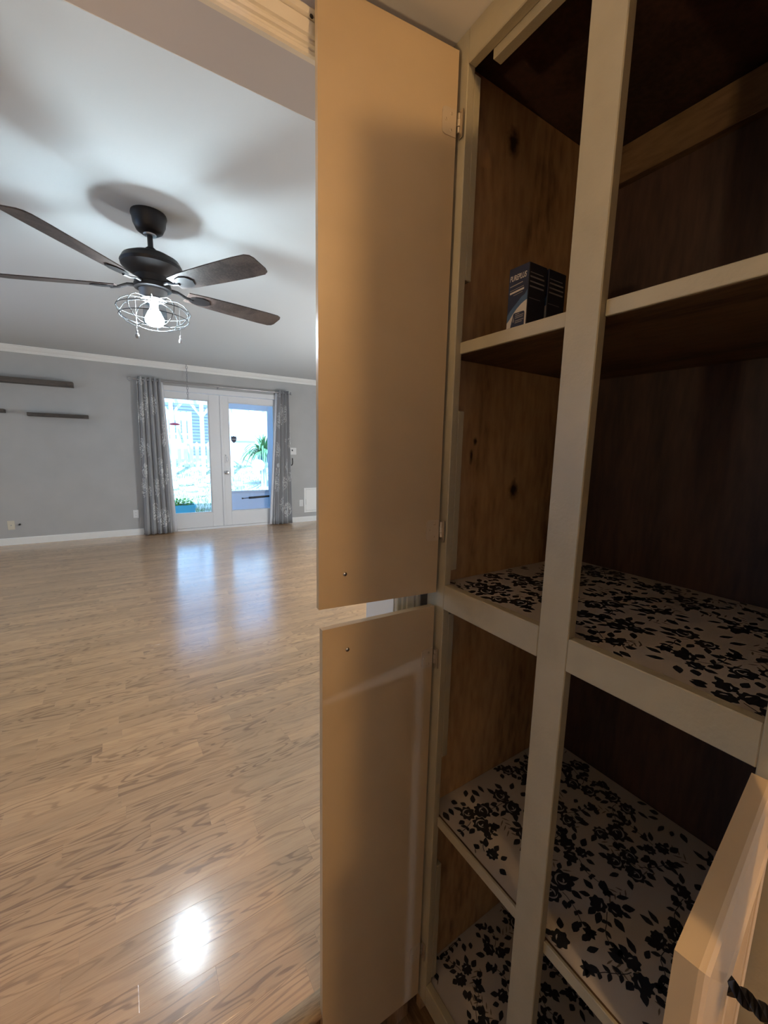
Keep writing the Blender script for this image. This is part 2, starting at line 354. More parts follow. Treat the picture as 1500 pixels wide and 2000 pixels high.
# ================================================================ SETTING
YP0, YP1 = 0.773, 0.888          # partition between kitchen and living room
YF = 6.782                       # far wall, room face
ZL = 2.44                        # living room ceiling
ZO = 1.9635                      # opening head
KF = -0.27                       # kitchen floor
def struct(name, mb, m, parent=None, **k):
    o = mb.build(name, m, parent, **k)
    if parent is None: o['kind'] = 'structure'
    return o

# --- living room floor with planks
floor = MB().box(-3.3, 3.7, 0.747, YF+0.02, -0.12, -0.004).build('floor', M['subfloor'], loc=(0, 0.747, -0.004))
floor['kind'] = 'structure'
PW = 0.060
planks = []
y = 0.748; row = 0
def vis(px, py):
    d = Vector((px, py, 0))-CAM; w = d.dot(cf)
    if w < 0.2: return None
    return 750+798.66*d.dot(cr)/w, 1000-798.66*d.dot(cu)/w, w
while y < YF-0.001:
    y1 = min(y+PW, YF)
    x = -3.25 + rnd.uniform(0, 0.5) - 0.5
    while x < 3.65:
        L_ = rnd.choice((0.30, 0.38, 0.46, 0.55, 0.64, 0.75, 0.90))
        x0 = max(x, -3.28); x1 = min(x+L_, 3.66)
        if x1-x0 > 0.02:
            best = None
            for t in (0.0, 0.25, 0.5, 0.75, 1.0):
                q = vis(x0+(x1-x0)*t, (y+y1)/2)
                if q and -20 < q[0] < 630 and 900 < q[1] < 2040 and (best is None or q[2] < best): best = q[2]
            planks.append((best if best else 99, x0, x1, y, y1, rnd.random()))
        x += L_
    y = y1; row += 1
planks.sort(key=lambda p: p[0])
def plank_mesh(mb, x0, x1, y0, y1, tone):
    g = 0.0001; c = 0.0002; zt = 0.0; zc = -0.00015; zb = -0.004
    a = [(x0+g, y0+g), (x1-g, y0+g), (x1-g, y1-g), (x0+g, y1-g)]
    b = [(x0+g+c, y0+g+c), (x1-g-c, y0+g+c), (x1-g-c, y1-g-c), (x0+g+c, y1-g-c)]
    V = [(*p, zb) for p in a]+[(*p, zc) for p in a]+[(*p, zt) for p in b]
    F = [(8, 9, 10, 11)]
    for k in range(4):
        n = (k+1) % 4; F += [(k, n, 4+n, 4+k), (4+k, 4+n, 8+n, 8+k)]
    mb.add(V, F, 0, tone+0.001)
rest = MB()
for k, (d, x0, x1, y0, y1, t) in enumerate(planks):
    if k < 300 and d < 90:
        mb = MB(); plank_mesh(mb, x0, x1, y0, y1, t); mb.build('plank', M['floor'], floor)
    else: plank_mesh(rest, x0, x1, y0, y1, t)
o = rest.build('distant_planks', M['floor'], floor); o['kind'] = 'stuff'
# stair nose at the opening edge, riser below
nose = [(0.746, 0.0), (0.7465, 0.0035), (0.735, 0.0045), (0.717, 0.0035), (0.709, 0.0), (0.705, -0.006), (0.704, -0.014), (0.708, -0.021), (0.746, -0.021)]
struct('trim_1', MB().prism(nose, 'X', -1.6, 0.53), M['nose'], smooth='auto')
struct('trim_2', MB().box(-1.6, 0.585, 0.722, 0.745, KF+0.0, -0.0215), M['kfloor'])
struct('kitchen_floor', MB().box(-2.5, 1.3, -2.9, 0.7725, KF-0.1, KF), M['kitchen_boards'])

# --- far wall with door opening
w = MB()
w.box(-3.3, 0.40, YF, YF+0.12, -0.12, ZL); w.box(2.32, 3.7, YF, YF+0.12, -0.12, ZL); w.box(0.40, 2.32, YF, YF+0.12, 2.10, ZL)
struct('wall_far', w, M['wall'])
# side walls: the left one has an unseen window added for daylight
w = MB()
w.box(-3.42, -3.30, YP0, 2.3, -0.12, ZL); w.box(-3.42, -3.30, 4.9, YF+0.12, -0.12, ZL)
w.box(-3.42, -3.30, 2.3, 4.9, -0.12, 0.6); w.box(-3.42, -3.30, 2.3, 4.9, 2.1, ZL)
struct('wall_left', w, M['wall'])
struct('wall_right', MB().box(3.70, 3.82, YP0, YF+0.12, -0.12, ZL), M['wall'])
struct('ceiling', MB().box(-3.42, 3.82, YP1, YF+0.12, ZL, ZL+0.12), M['ceil'])
struct('roof', MB().box(-3.9, 4.3, -3.75, YF+0.62, 2.62, 2.70), M['roofing'])  # unseen; back eave shaped to keep the sun out of the kitchen window
# added daylight window in the left wall
wf = MB()
for a in ((2.3, 2.36), (3.57, 3.63), (4.84, 4.9)): wf.box(-3.38, -3.32, a[0], a[1], 0.6, 2.1)
for a in ((0.6, 0.66), (2.04, 2.1)): wf.box(-3.38, -3.32, 2.36, 4.84, *a)
wo1 = struct('fill_window', wf, M['white'])
MB().box(-3.352, -3.348, 2.36, 4.84, 0.66, 2.04).build('pane', M['glass'], wo1)
# partition with the opening
w = MB()
w.box(-3.42, -1.6, YP0, YP1, KF-0.1, 2.60); w.box(0.535, 3.82, YP0, YP1, KF-0.1, 2.60); w.box(-1.6, 0.535, YP0, YP1, ZO, 2.60)
struct('wall_partition', w, M['header'])
# kitchen shell
KX0, KX1, KY0, KZ = -2.4, 1.20, -2.8, 2.45
struct('wall_kitchen_right', MB().box(KX1, KX1+0.1, KY0-0.1, YP0, KF-0.1, 2.6), M['kwall'])
struct('wall_kitchen_left', MB().box(KX0-0.1, KX0, KY0-0.1, YP0, KF-0.1, 2.6), M['kwall'])
w = MB()
w.box(KX0, -1.20, KY0-0.1, KY0, KF-0.1, 2.6); w.box(-0.36, KX1, KY0-0.1, KY0, KF-0.1, 2.6)
w.box(-1.20, -0.36, KY0-0.1, KY0, KF-0.1, 1.20); w.box(-1.20, -0.36, KY0-0.1, KY0, 2.10, 2.6)
struct('wall_kitchen_back', w, M['kwall'])
wf = MB()
for a in ((-1.20, -1.15), (-0.80, -0.76), (-0.41, -0.36)): wf.box(a[0], a[1], KY0-0.08, KY0-0.03, 1.20, 2.10)
for a in ((1.20, 1.25), (2.05, 2.10)): wf.box(-1.15, -0.41, KY0-0.08, KY0-0.03, *a)
wo2 = struct('window_2', wf, M['white'])
MB().box(-1.15, -0.41, KY0-0.057, KY0-0.053, 1.25, 2.05).build('pane', M['glass'], wo2)
struct('kitchen_ceiling', MB().box(KX0, KX1, KY0, YP0, KZ, KZ+0.1), M['kceil'])
struct('ceiling_soffit', MB().box(KX0, KX1, 0.52, YP0, 2.078, KZ), M['kceil'])

# --- fluted casing round the opening, kitchen side.  w = distance from opening edge, t = thickness
prof = [(0.0, 0.0), (0.0, 0.009), (0.003, 0.012), (0.009, 0.012), (0.012, 0.009), (0.016, 0.009), (0.018, 0.013), (0.023, 0.013), (0.026, 0.010),
        (0.029, 0.010), (0.031, 0.014), (0.049, 0.016), (0.052, 0.011), (0.055, 0.011), (0.058, 0.016), (0.068, 0.016), (0.071, 0.014), (0.071, 0.0)]
XJ = 0.535
jl = MB()
ring0 = [(XJ+w_, YP0-t, KF) for w_, t in prof]; ring1 = [(XJ+w_, YP0-t, ZO+w_) for w_, t in prof]
jl.loft([ring0, ring1]); struct('trim_3', jl, M['cream'])
hl = MB()
ringa = [(-1.6-w_, YP0-t, ZO+w_) for w_, t in prof]; ringb = [(XJ+w_, YP0-t, ZO+w_) for w_, t in prof]
hl.loft([ringa, ringb]); hc = struct('trim_4', hl, M['cream'])
MB().lathe([(0.0, 0.0), (0.0035, 0.0), (0.0035, 0.0006), (0, 0.0006)], (0, 0, 0), 10).build('nail_head', M['dark_line'], hc, local=True)
nh = hc.children[0]; nh.location = (0.322, YP0-0.0162, 2.0195); nh.rotation_euler = (R(90), 0, 0)
# living side casing and jamb liner
struct('trim_5', MB().box(XJ, XJ+0.07, YP1, YP1+0.014, 0.0, ZO+0.07), M['white'])
struct('trim_6', MB().box(-1.6, XJ, YP1, YP1+0.004, ZO+0.002, ZO+0.07), M['white'])
struct('trim_7', MB().box(XJ-0.004, XJ-0.0005, YP0-0.003, YP1+0.004, 0.0, ZO-0.001), M['white'])

# --- crown and baseboard on far wall
crown = [(YF, ZL), (YF-0.062, ZL), (YF-0.062, ZL-0.010), (YF-0.052, ZL-0.014), (YF-0.047, ZL-0.026), (YF-0.030, ZL-0.045), (YF-0.018, ZL-0.054),
         (YF-0.016, ZL-0.064), (YF-0.010, ZL-0.068), (YF-0.010, ZL-0.078), (YF, ZL-0.080)]
struct('trim_8', MB().prism(crown, 'X', -3.3, 3.7), M['white'])
base = [(YF, 0.0), (YF-0.014, 0.0), (YF-0.014, 0.080), (YF-0.006, 0.090), (YF, 0.090)]
struct('baseboard_far_left', MB().prism(base, 'X', -3.3, 0.35), M['white'])
struct('baseboard_far_right', MB().prism(base, 'X', 2.37, 3.7), M['white'])

# --- french doors
fr = MB()
fr.box(0.345, 0.405, YF-0.018, YF+0.12, 0.0, 2.085); fr.box(2.315, 2.375, YF-0.018, YF+0.12, 0.0, 2.085)
fr.box(0.345, 2.375, YF-0.018, YF+0.12, 2.066, 2.136); fr.box(0.405, 2.315, YF+0.0, YF+0.12, 0.0, 0.034)
struct('trim_9', fr, M['door_white'])
def leaf(name, x0, x1, gx0, gx1):
    d = MB(); ya, yb = YF+0.006, YF+0.05; z0, z1, g0, g1 = 0.037, 2.062, 0.262, 1.970
    d.bbox(x0, gx0, ya, yb, z0, z1, 0.003); d.bbox(gx1, x1, ya, yb, z0, z1, 0.003)
    d.bbox(gx0, gx1, ya, yb, z0, g0, 0.003); d.bbox(gx0, gx1, ya, yb, g1, z1, 0.003)
    o = struct(name, d, M['door_white'], loc=(x0, YF+0.006, 0.037))
    s_ = MB(); bw = 0.014
    s_.bbox(gx0, gx0+bw, ya+0.006, yb-0.006, g0, g1, 0.004); s_.bbox(gx1-bw, gx1, ya+0.006, yb-0.006, g0, g1, 0.004)
    s_.bbox(gx0+bw, gx1-bw, ya+0.006, yb-0.006, g0, g0+bw, 0.004); s_.bbox(gx0+bw, gx1-bw, ya+0.006, yb-0.006, g1-bw, g1, 0.004)
    s_.build('glazing_bead', M['door_white'], o)
    MB().box(gx0+0.002, gx1-0.002, YF+0.026, YF+0.030, g0+0.002, g1-0.002).build('pane', M['glass'], o)
    return o
dl = leaf('door_1', 0.408, 1.366, 0.560, 1.196)
dr = leaf('door_2', 1.374, 2.312, 1.478, 2.200)
a_ = MB().bbox(1.352, 1.392, YF-0.008, YF+0.0055, 0.037, 2.060, 0.004).build('astragal', M['door_white'], dl)
k = MB(); kx, kz = 1.424, 0.885
pr = [(0.0, 0), (0.032, 0), (0.032, 0.006), (0.012, 0.010), (0.011, 0.035), (0.026, 0.042), (0.028, 0.055), (0.02, 0.066), (0.0, 0.068)]
k.loft([[(kx+r_*math.cos(t*math.pi/10), YF+0.006-z_, kz+r_*math.sin(t*math.pi/10)) for t in range(20)] for r_, z_ in pr])
k.build('door_knob', M['chrome'], dr, smooth='auto')
k = MB(); k.bbox(1.405, 1.450, YF-0.004, YF+0.006, 1.035, 1.17, 0.003); k.build('lock_plate', M['plate'], dr)
MB().bbox(1.425, 1.444, YF-0.012, YF-0.004, 1.055, 1.135, 0.003).build('lock_bar', M['steel'], dr)
MB().bbox(1.412, 1.430, YF-0.010, YF-0.004, 1.142, 1.162, 0.003).build('lock_button', M['steel'], dr)
# shield shaped alarm sticker on the right pane
sh = [(-0.04, 0.05), (-0.02, 0.043), (0, 0.052), (0.02, 0.043), (0.04, 0.05), (0.043, 0.0), (0.03, -0.035), (0, -0.06), (-0.03, -0.035), (-0.043, 0.0)]
st = MB().prism([(1.552+u, 1.405+v) for u, v in sh], 'Y', YF+0.0235, YF+0.0255).build('alarm_sticker', M['badge'], dr)
MB().box(1.520, 1.584, YF+0.0225, YF+0.0234, 1.398, 1.412).build('sticker_band', M['box_gray'], st)
# storm door outside the right leaf
sdo = thing('storm_door', 'pale aluminium storm door with solid kick panel outside the right French door', 'door', (1.40, YF+0.13, 0.0))
sy0, sy1 = YF+0.125, YF+0.155
MB().bbox(1.40, 1.47, sy0, sy1, 0.03, 2.05, 0.004).build('stile', M['vinyl'], sdo)
MB().bbox(2.125, 2.27, sy0, sy1, 0.03, 2.05, 0.004).build('stile', M['vinyl'], sdo)
MB().bbox(1.47, 2.125, sy0, sy1, 1.88, 2.05, 0.004).build('top_rail', M['vinyl'], sdo)
MB().bbox(1.47, 2.125, sy0+0.004, sy1-0.004, 0.03, 0.54, 0.003).build('kick_panel', M['vinyl'], sdo)
MB().bbox(1.47, 2.125, sy0-0.003, sy1, 0.54, 0.575, 0.003).build('middle_rail', M['vinyl'], sdo)
MB().box(1.47, 2.125, sy0+0.014, sy0+0.017, 0.575, 1.88).build('pane', M['glass'], sdo)
cl = MB(); cl.cyl((1.78, sy0-0.028, 0.455), (2.12, sy0-0.028, 0.470), 0.017, 12); cl.cyl((1.68, sy0-0.028, 0.4505), (1.78, sy0-0.028, 0.455), 0.006, 8)
cl.box(1.67, 1.69, sy0-0.034, sy0, 0.44, 0.46); cl.build('door_closer', M['slot'], sdo, smooth='auto')

# ================================================================ PANTRY CABINET
X0 = 0.60; T = 0.019
cab = thing('pantry_cabinet', 'tall greige built-in pantry cabinet with open doors and flower-lined shelves', 'cabinet', (X0, 0.396, KF))
YA, Y3, Y2, Y1, YB = 0.064, 0.363, 0.419, 0.669, 0.728
YN = 0.119
ZB, ZBR, ZM0, ZM1, ZT, ZC = -0.178, -0.114, 0.941, 0.998, 2.019, 2.077
def part(name, m_, *a, b=0.0015, parent=cab): return MB().bbox(*a, b).build(name, m_, parent)
G = M['greige']
part('stile', G, X0, X0+T, Y1, YB, ZB, ZC)
part('stile', G, X0, X0+T, Y2-0.056, Y2, ZBR, ZT)
part('stile', G, X0, X0+T, YA, YN, ZB, ZC)
part('top_rail', G, X0, X0+T, YN, Y1, ZT, ZC)
part('middle_rail', G, X0, X0+T, Y2, Y1, ZM0, ZM1)
part('middle_rail', G, X0, X0+T, YN, Y2-0.056, ZM0, ZM1)
part('bottom_rail', G, X0, X0+T, YN, Y1, ZB, ZBR)
# backing strips behind the far stile and the top rail, in lengths
for z0, z1 in ((1.644, 2.012), (1.03, 1.3835), (0.556, 0.925), (-0.105, 0.244)):
    part('backing_strip', G, X0+T, X0+0.036, Y1+0.0005, 0.7095, z0, z1)
part('backing_strip', G, X0+T, X0+0.040, YN+0.02, 0.625, 2.004, 2.052)
# carcass
part('side_panel', M['ply'], X0+T, 1.19, 0.710, YB, KF, 2.06, b=0.001)
part('end_panel', G, X0+T, 1.19, YA-0.004, YA-0.0002, KF, 2.06, b=0.001)
part('side_panel', M['ply'], X0+T, 1.19, YA, 0.082, KF, 2.06, b=0.001)
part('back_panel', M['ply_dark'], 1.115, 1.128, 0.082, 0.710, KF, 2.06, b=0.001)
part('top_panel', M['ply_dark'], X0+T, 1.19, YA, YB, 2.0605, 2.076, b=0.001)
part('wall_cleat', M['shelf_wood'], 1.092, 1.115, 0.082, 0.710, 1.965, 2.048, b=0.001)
part('toe_kick', M['kfloor'], X0+0.05, X0+0.065, 0.082, 0.710, KF, ZB-0.001, b=0.001)
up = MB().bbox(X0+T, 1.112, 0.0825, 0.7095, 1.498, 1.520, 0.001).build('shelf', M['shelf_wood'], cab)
MB().bbox(X0+T-0.0065, X0+T-0.0002, Y2+0.001, Y1-0.0005, 1.498, 1.521, 0.001).build('shelf_edge', G, up)
MB().bbox(X0+T-0.0065, X0+T-0.0002, YN+0.0005, Y2-0.057, 1.498, 1.521, 0.001).build('shelf_edge', G, up)

# shelf liners with printed flowers (print is flat geometry on the paper)
lr = random.Random(5)
def liner(parent, x0, x1, y0, y1, z, seed):
    lr.seed(seed); mb = MB(); e = 0.0012
    # paper sheet, with a slightly raised wavy front lip
    nx, ny = 10, 24
    V = []
    for i in range(nx+1):
        for j in range(ny+1):
            u = x0+(x1-x0)*i/nx; v = y0+(y1-y0)*j/ny
            V.append((u, v, z))
    F = [(i*(ny+1)+j, (i+1)*(ny+1)+j, (i+1)*(ny+1)+j+1, i*(ny+1)+j+1) for i in range(nx) for j in range(ny)]
    mb.add(V, F, 0)
    def inside(p): return x0+0.002 < p[0] < x1-0.002 and y0+0.002 < p[1] < y1-0.002
    def poly(pts, lvl, mi):
        if all(inside(p) for p in pts): mb.add([(p[0], p[1], z+lvl) for p in pts], [tuple(range(len(pts)))], mi)
    def leafp(c, a, l, w_, lvl, mi):
        ca, sa = math.cos(a), math.sin(a); P = []
        for t, h_ in ((0, 0), (0.2, 0.7), (0.45, 1), (0.75, 0.6), (1, 0), (0.75, -0.6), (0.45, -1), (0.2, -0.7)):
            P.append((c[0]+ca*l*t-sa*w_*h_, c[1]+sa*l*t+ca*w_*h_))
        poly(P, lvl, mi)
    def bloom(c, r_, lvl, rose):
        n = lr.choice((7, 8, 9)); a0 = lr.uniform(0, 6.28); P = []
        for k in range(n*4):
            a = a0+2*math.pi*k/(n*4); q = r_*(0.90+0.12*math.cos(n*a+lr.uniform(-.3, .3)))
            P.append((c[0]+q*math.cos(a), c[1]+q*math.sin(a)))
        # star fan of triangles so that the wavy outline stays clean
        if all(inside(p) for p in P):
            vs_ = [(c[0], c[1], z+lvl)]+[(p[0], p[1], z+lvl) for p in P]; m_ = len(P)
            mb.add(vs_, [(0, 1+k, 1+(k+1) % m_) for k in range(m_)], 1)
            for rr, ph in (((0.62, 0.0), (0.40, 1.9), (0.2, 3.4)) if rose else ((0.45, 0.5),)):
                a1 = a0+ph; seg = 6; span = 2.6 if rose else 1.6
                outer = [(c[0]+r_*rr*math.cos(a1+span*t/seg), c[1]+r_*rr*math.sin(a1+span*t/seg)) for t in range(seg+1)]
                inner = [(c[0]+r_*(rr-0.16*math.sin(math.pi*t/seg)-0.01)*math.cos(a1+span*t/seg), c[1]+r_*(rr-0.16*math.sin(math.pi*t/seg)-0.01)*math.sin(a1+span*t/seg)) for t in range(seg+1)]
                vv = [(p[0], p[1], z+lvl+e*0.2) for p in outer+inner]
                mb.add(vv, [(t, t+1, seg+2+t, seg+1+t) for t in range(seg)], 3)
    def stem(pts, w_):
        for k in range(len(pts)-1):
            a, b_ = Vector(pts[k]), Vector(pts[k+1]); d = (b_-a); 
            if d.length < 1e-6: continue
            n = Vector((-d.y, d.x)).normalized()*w_
            poly([a+n, a-n, b_-n, b_+n], e*0.25, 1)
    step = 0.116; i = 0
    yy = y0-0.02
    while yy < y1+0.05:
        xx = x0-0.03+(0.06 if i % 2 else 0)
        while xx < x1+0.05:
            c = (xx+lr.uniform(-.016, .016), yy+lr.uniform(-.016, .016)); th = lr.uniform(0, 6.28); rose = lr.random() < 0.55
            R0 = 0.025 if rose else 0.019
            nb = lr.choice((2, 3))
            for b_ in range(nb):
                a = th+b_*2.1; bloom((c[0]+R0*0.95*math.cos(a), c[1]+R0*0.95*math.sin(a)), R0*lr.uniform(.72, 1.0), e*(0.3+0.04*b_), rose)
            for q in range(9):
                a = th+q*0.7+lr.uniform(-.2, .2); d = R0*1.5
                leafp((c[0]+d*math.cos(a), c[1]+d*math.sin(a)), a+lr.uniform(-.5, .5), lr.uniform(.016, .028), lr.uniform(.005, .008), e*0.28, 1)
            # trailing stem with leaves and buds
            a = th+1.0; pts = [Vector((c[0]+R0*math.cos(a), c[1]+R0*math.sin(a)))]; cur = a
            for q in range(8):
                cur += lr.uniform(-.35, .45); pts.append(pts[-1]+Vector((math.cos(cur), math.sin(cur)))*0.0095)
                if q % 2:
                    for sgn in (-1, 1): leafp(pts[-1], cur+sgn*0.9, lr.uniform(.010, .018), .0042, e*0.27, 1)
            stem(pts, 0.0007)
            pe = pts[-1]
            for q in range(5): leafp(pe, cur+q*1.25, lr.uniform(.010, .016), .0045, e*0.27, 1)
            # pale shadow leaves between the bunches
            cc = (c[0]+0.06*math.cos(th+3.4), c[1]+0.06*math.sin(th+3.4)); a = lr.uniform(0, 6.28)
            for q in range(7): leafp((cc[0]+0.007*q*math.cos(a), cc[1]+0.007*q*math.sin(a)), a+0.8*(-1)**q, lr.uniform(.012, .022), .0016, e*0.22, 2)
            xx += step
        yy += step*0.80; i += 1
    return mb.build('shelf_liner', [M['liner'], M['print_dark'], M['print_mid'], M['print_light']], parent)
s1 = MB().bbox(X0+T, 1.112, 0.0825, 0.7095, 0.967, 0.9885, 0.001).build('shelf', M['shelf_wood'], cab)
liner(s1, X0+T+0.001, 1.110, 0.083, 0.709, 0.9895, 3)
s2 = MB().bbox(X0+T+0.0005, 1.112, 0.0825, 0.7095, 0.366, 0.392, 0.001).build('shelf', M['shelf_wood'], cab)
liner(s2, X0+T+0.0035, 1.110, 0.083, 0.709, 0.3932, 8)
MB().bbox(X0+T-0.0065, X0+T-0.0002, Y2+0.001, Y1-0.0005, 0.369, 0.394, 0.001).build('shelf_edge', G, s2)
MB().bbox(X0+T-0.0065, X0+T-0.0002, YN+0.0005, Y2-0.057, 0.369, 0.394, 0.001).build('shelf_edge', G, s2)
s3 = MB().bbox(X0+T, 1.112, 0.0825, 0.7095, -0.142, -0.120, 0.001).build('shelf', M['shelf_wood'], cab)
liner(s3, X0+T+0.001, 1.110, 0.083, 0.709, -0.119, 13)

# doors: local x runs from hinge edge to free edge, local y*s is towards the door's front
DT = 0.0165; DW = 0.277
def cab_door(label, hx, hy, ang, s, z0, z1, handle_top, DW=0.277):
    h_ = z1-z0; mb = MB()
    # concentric profile: (inset, y)
    pf = [(0.0, 0.0), (0.0, DT-0.002), (0.0015, DT+0.0015), (0.005, DT+0.004), (0.009, DT+0.0045), (0.013, DT+0.004), (0.045, DT+0.0085), (0.049, DT+0.0105), (0.053, DT+0.009),
          (0.055, DT+0.0045), (0.059, DT+0.0045), (0.061, DT+0.008), (0.065, DT+0.008), (0.069, DT+0.002)]
    rings = [[(i_, y_*s, i_), (DW-i_, y_*s, i_), (DW-i_, y_*s, h_-i_), (i_, y_*s, h_-i_)] for i_, y_ in pf]
    mb.loft(rings, True, True)
    d = mb.build('door', M['door'], cab, local=True)
    d.location = Vector((hx, hy, z0))-wloc(cab); d.rotation_euler = (0, 0, ang)
    d['label'] = label
    # hinges: leaf plate on the back, knuckle wrapping round to the stile
    for hz in (0.145, h_-0.125):
        b = MB(); x0_, x1_ = 0.0015, 0.033; hh = 0.0235; r_ = 0.007
        out = [(x0_, -hh), (x1_-r_, -hh), (x1_-r_*0.3, -hh+r_*0.3), (x1_, -hh+r_), (x1_, hh-r_), (x1_-r_*0.3, hh-r_*0.3), (x1_-r_, hh), (x0_, hh)]
        b.loft([[(u, -0.0002*s, hz+v) for u, v in out], [(u, -0.0020*s, hz+v) for u, v in out]])
        for sx, szz in ((0.013, 0.014), (0.013, -0.014), (0.025, 0.002)):
            b.loft([[(sx+r2*math.cos(t*math.pi/5), -yy*s, hz+szz+r2*math.sin(t*math.pi/5)) for t in range(10)] for r2, yy in ((0.0028, 0.0019), (0.0028, 0.0027), (0.0018, 0.0031))])
            b.box(sx-0.0003, sx+0.0003, min(-0.0032*s, -0.0030*s), max(-0.0032*s, -0.0030*s), hz+szz-0.0017, hz+szz+0.0017, 1)
        b.build('hinge', [M['hinge_paint'], M['dark_line']], d, local=True)
        kn = MB()
        kn.cyl((-0.0028, -0.0035*s, hz-0.0155), (-0.0028, -0.0035*s, hz-0.0055), 0.0026, 10); kn.cyl((-0.0028, -0.0035*s, hz-0.0045), (-0.0028, -0.0035*s, hz+0.0075), 0.0034, 10)
        kn.cyl((-0.0028, -0.0035*s, hz+0.0085), (-0.0028, -0.0035*s, hz+0.0185), 0.0026, 10)
        kn.box(-0.0062, -0.0045, min(-0.001*s, -0.014*s), max(-0.001*s, -0.014*s), hz-0.026, hz+0.022)
        kn.build('hinge_knuckle', M['nickel'], d, local=True, smooth='auto')
    # pull: twisted iron drop from a post near the free corner; screw head on the back
    px = DW-0.055; pz = h_-0.053 if handle_top else 0.068
    sc = MB()
    sc.loft([[(px+r2*math.cos(t*math.pi/7), -yy*s, pz+r2*math.sin(t*math.pi/7)) for t in range(14)] for r2, yy in ((0.0045, 0.0), (0.0045, 0.0010), (0.0032, 0.0024), (0.0008, 0.0030))])
    for q in ((0.0028, 0.0006), (0.0006, 0.0028)): sc.box(px-q[0], px+q[0], min(-0.0026*s, -0.0033*s), max(-0.0026*s, -0.0033*s), pz-q[1], pz+q[1], 1)
    sc.build('screw', [M['screw'], M['dark_line']], d, local=True, smooth='auto')
    hd = MB(); sg = -1 if handle_top else 1
    path = []
    for t in range(8): path.append((px, (DT+0.006+0.024*t/7)*s, pz))
    for t in range(1, 7):
        a = t*math.pi/12; path.append((px, (DT+0.030+0.012*math.sin(a))*s, pz+sg*0.012*(1-math.cos(a))))
    for t in range(1, 15): path.append((px, (DT+0.042-0.0006*max(0, t-9))*s, pz+sg*(0.012+0.006*t)))
    # square bar, twisted
    n = 4; rings = []; P = [Vector(p) for p in path]
    for k_ in range(len(P)):
        t = (P[min(k_+1, len(P)-1)]-P[max(k_-1, 0)]).normalized(); a = Vector((1, 0, 0)); b_ = t.cross(a).normalized()
        rr = 0.0062 if k_ > 1 else 0.0075
        if k_ == len(P)-1: rr = 0.003
        rings.append([tuple(P[k_]+a*rr*math.cos(k_*0.55+j*math.pi/2)+b_*rr*math.sin(k_*0.55+j*math.pi/2)) for j in range(n)])
    hd.loft(rings)
    hd.build('handle', M['iron'], d, local=True)
    return d
hx = 0.592
cab_door('far upper door swung past square, tan inner face', hx, 0.6865, math.pi-R(7.1), -1, 0.978, 2.048, False)
cab_door('far lower door swung square, tan inner face', hx, 0.690, math.pi-R(1.8), -1, -0.159, 0.944, True)
cab_door('near upper door swung open', hx, 0.108, math.pi+R(28), 1, 0.978, 2.048, False)
cab_door('near lower door with mitred molding and twisted black handle', 0.583, 0.1185, math.pi+R(6.5), 1, -0.159, 0.944, True, 0.268)

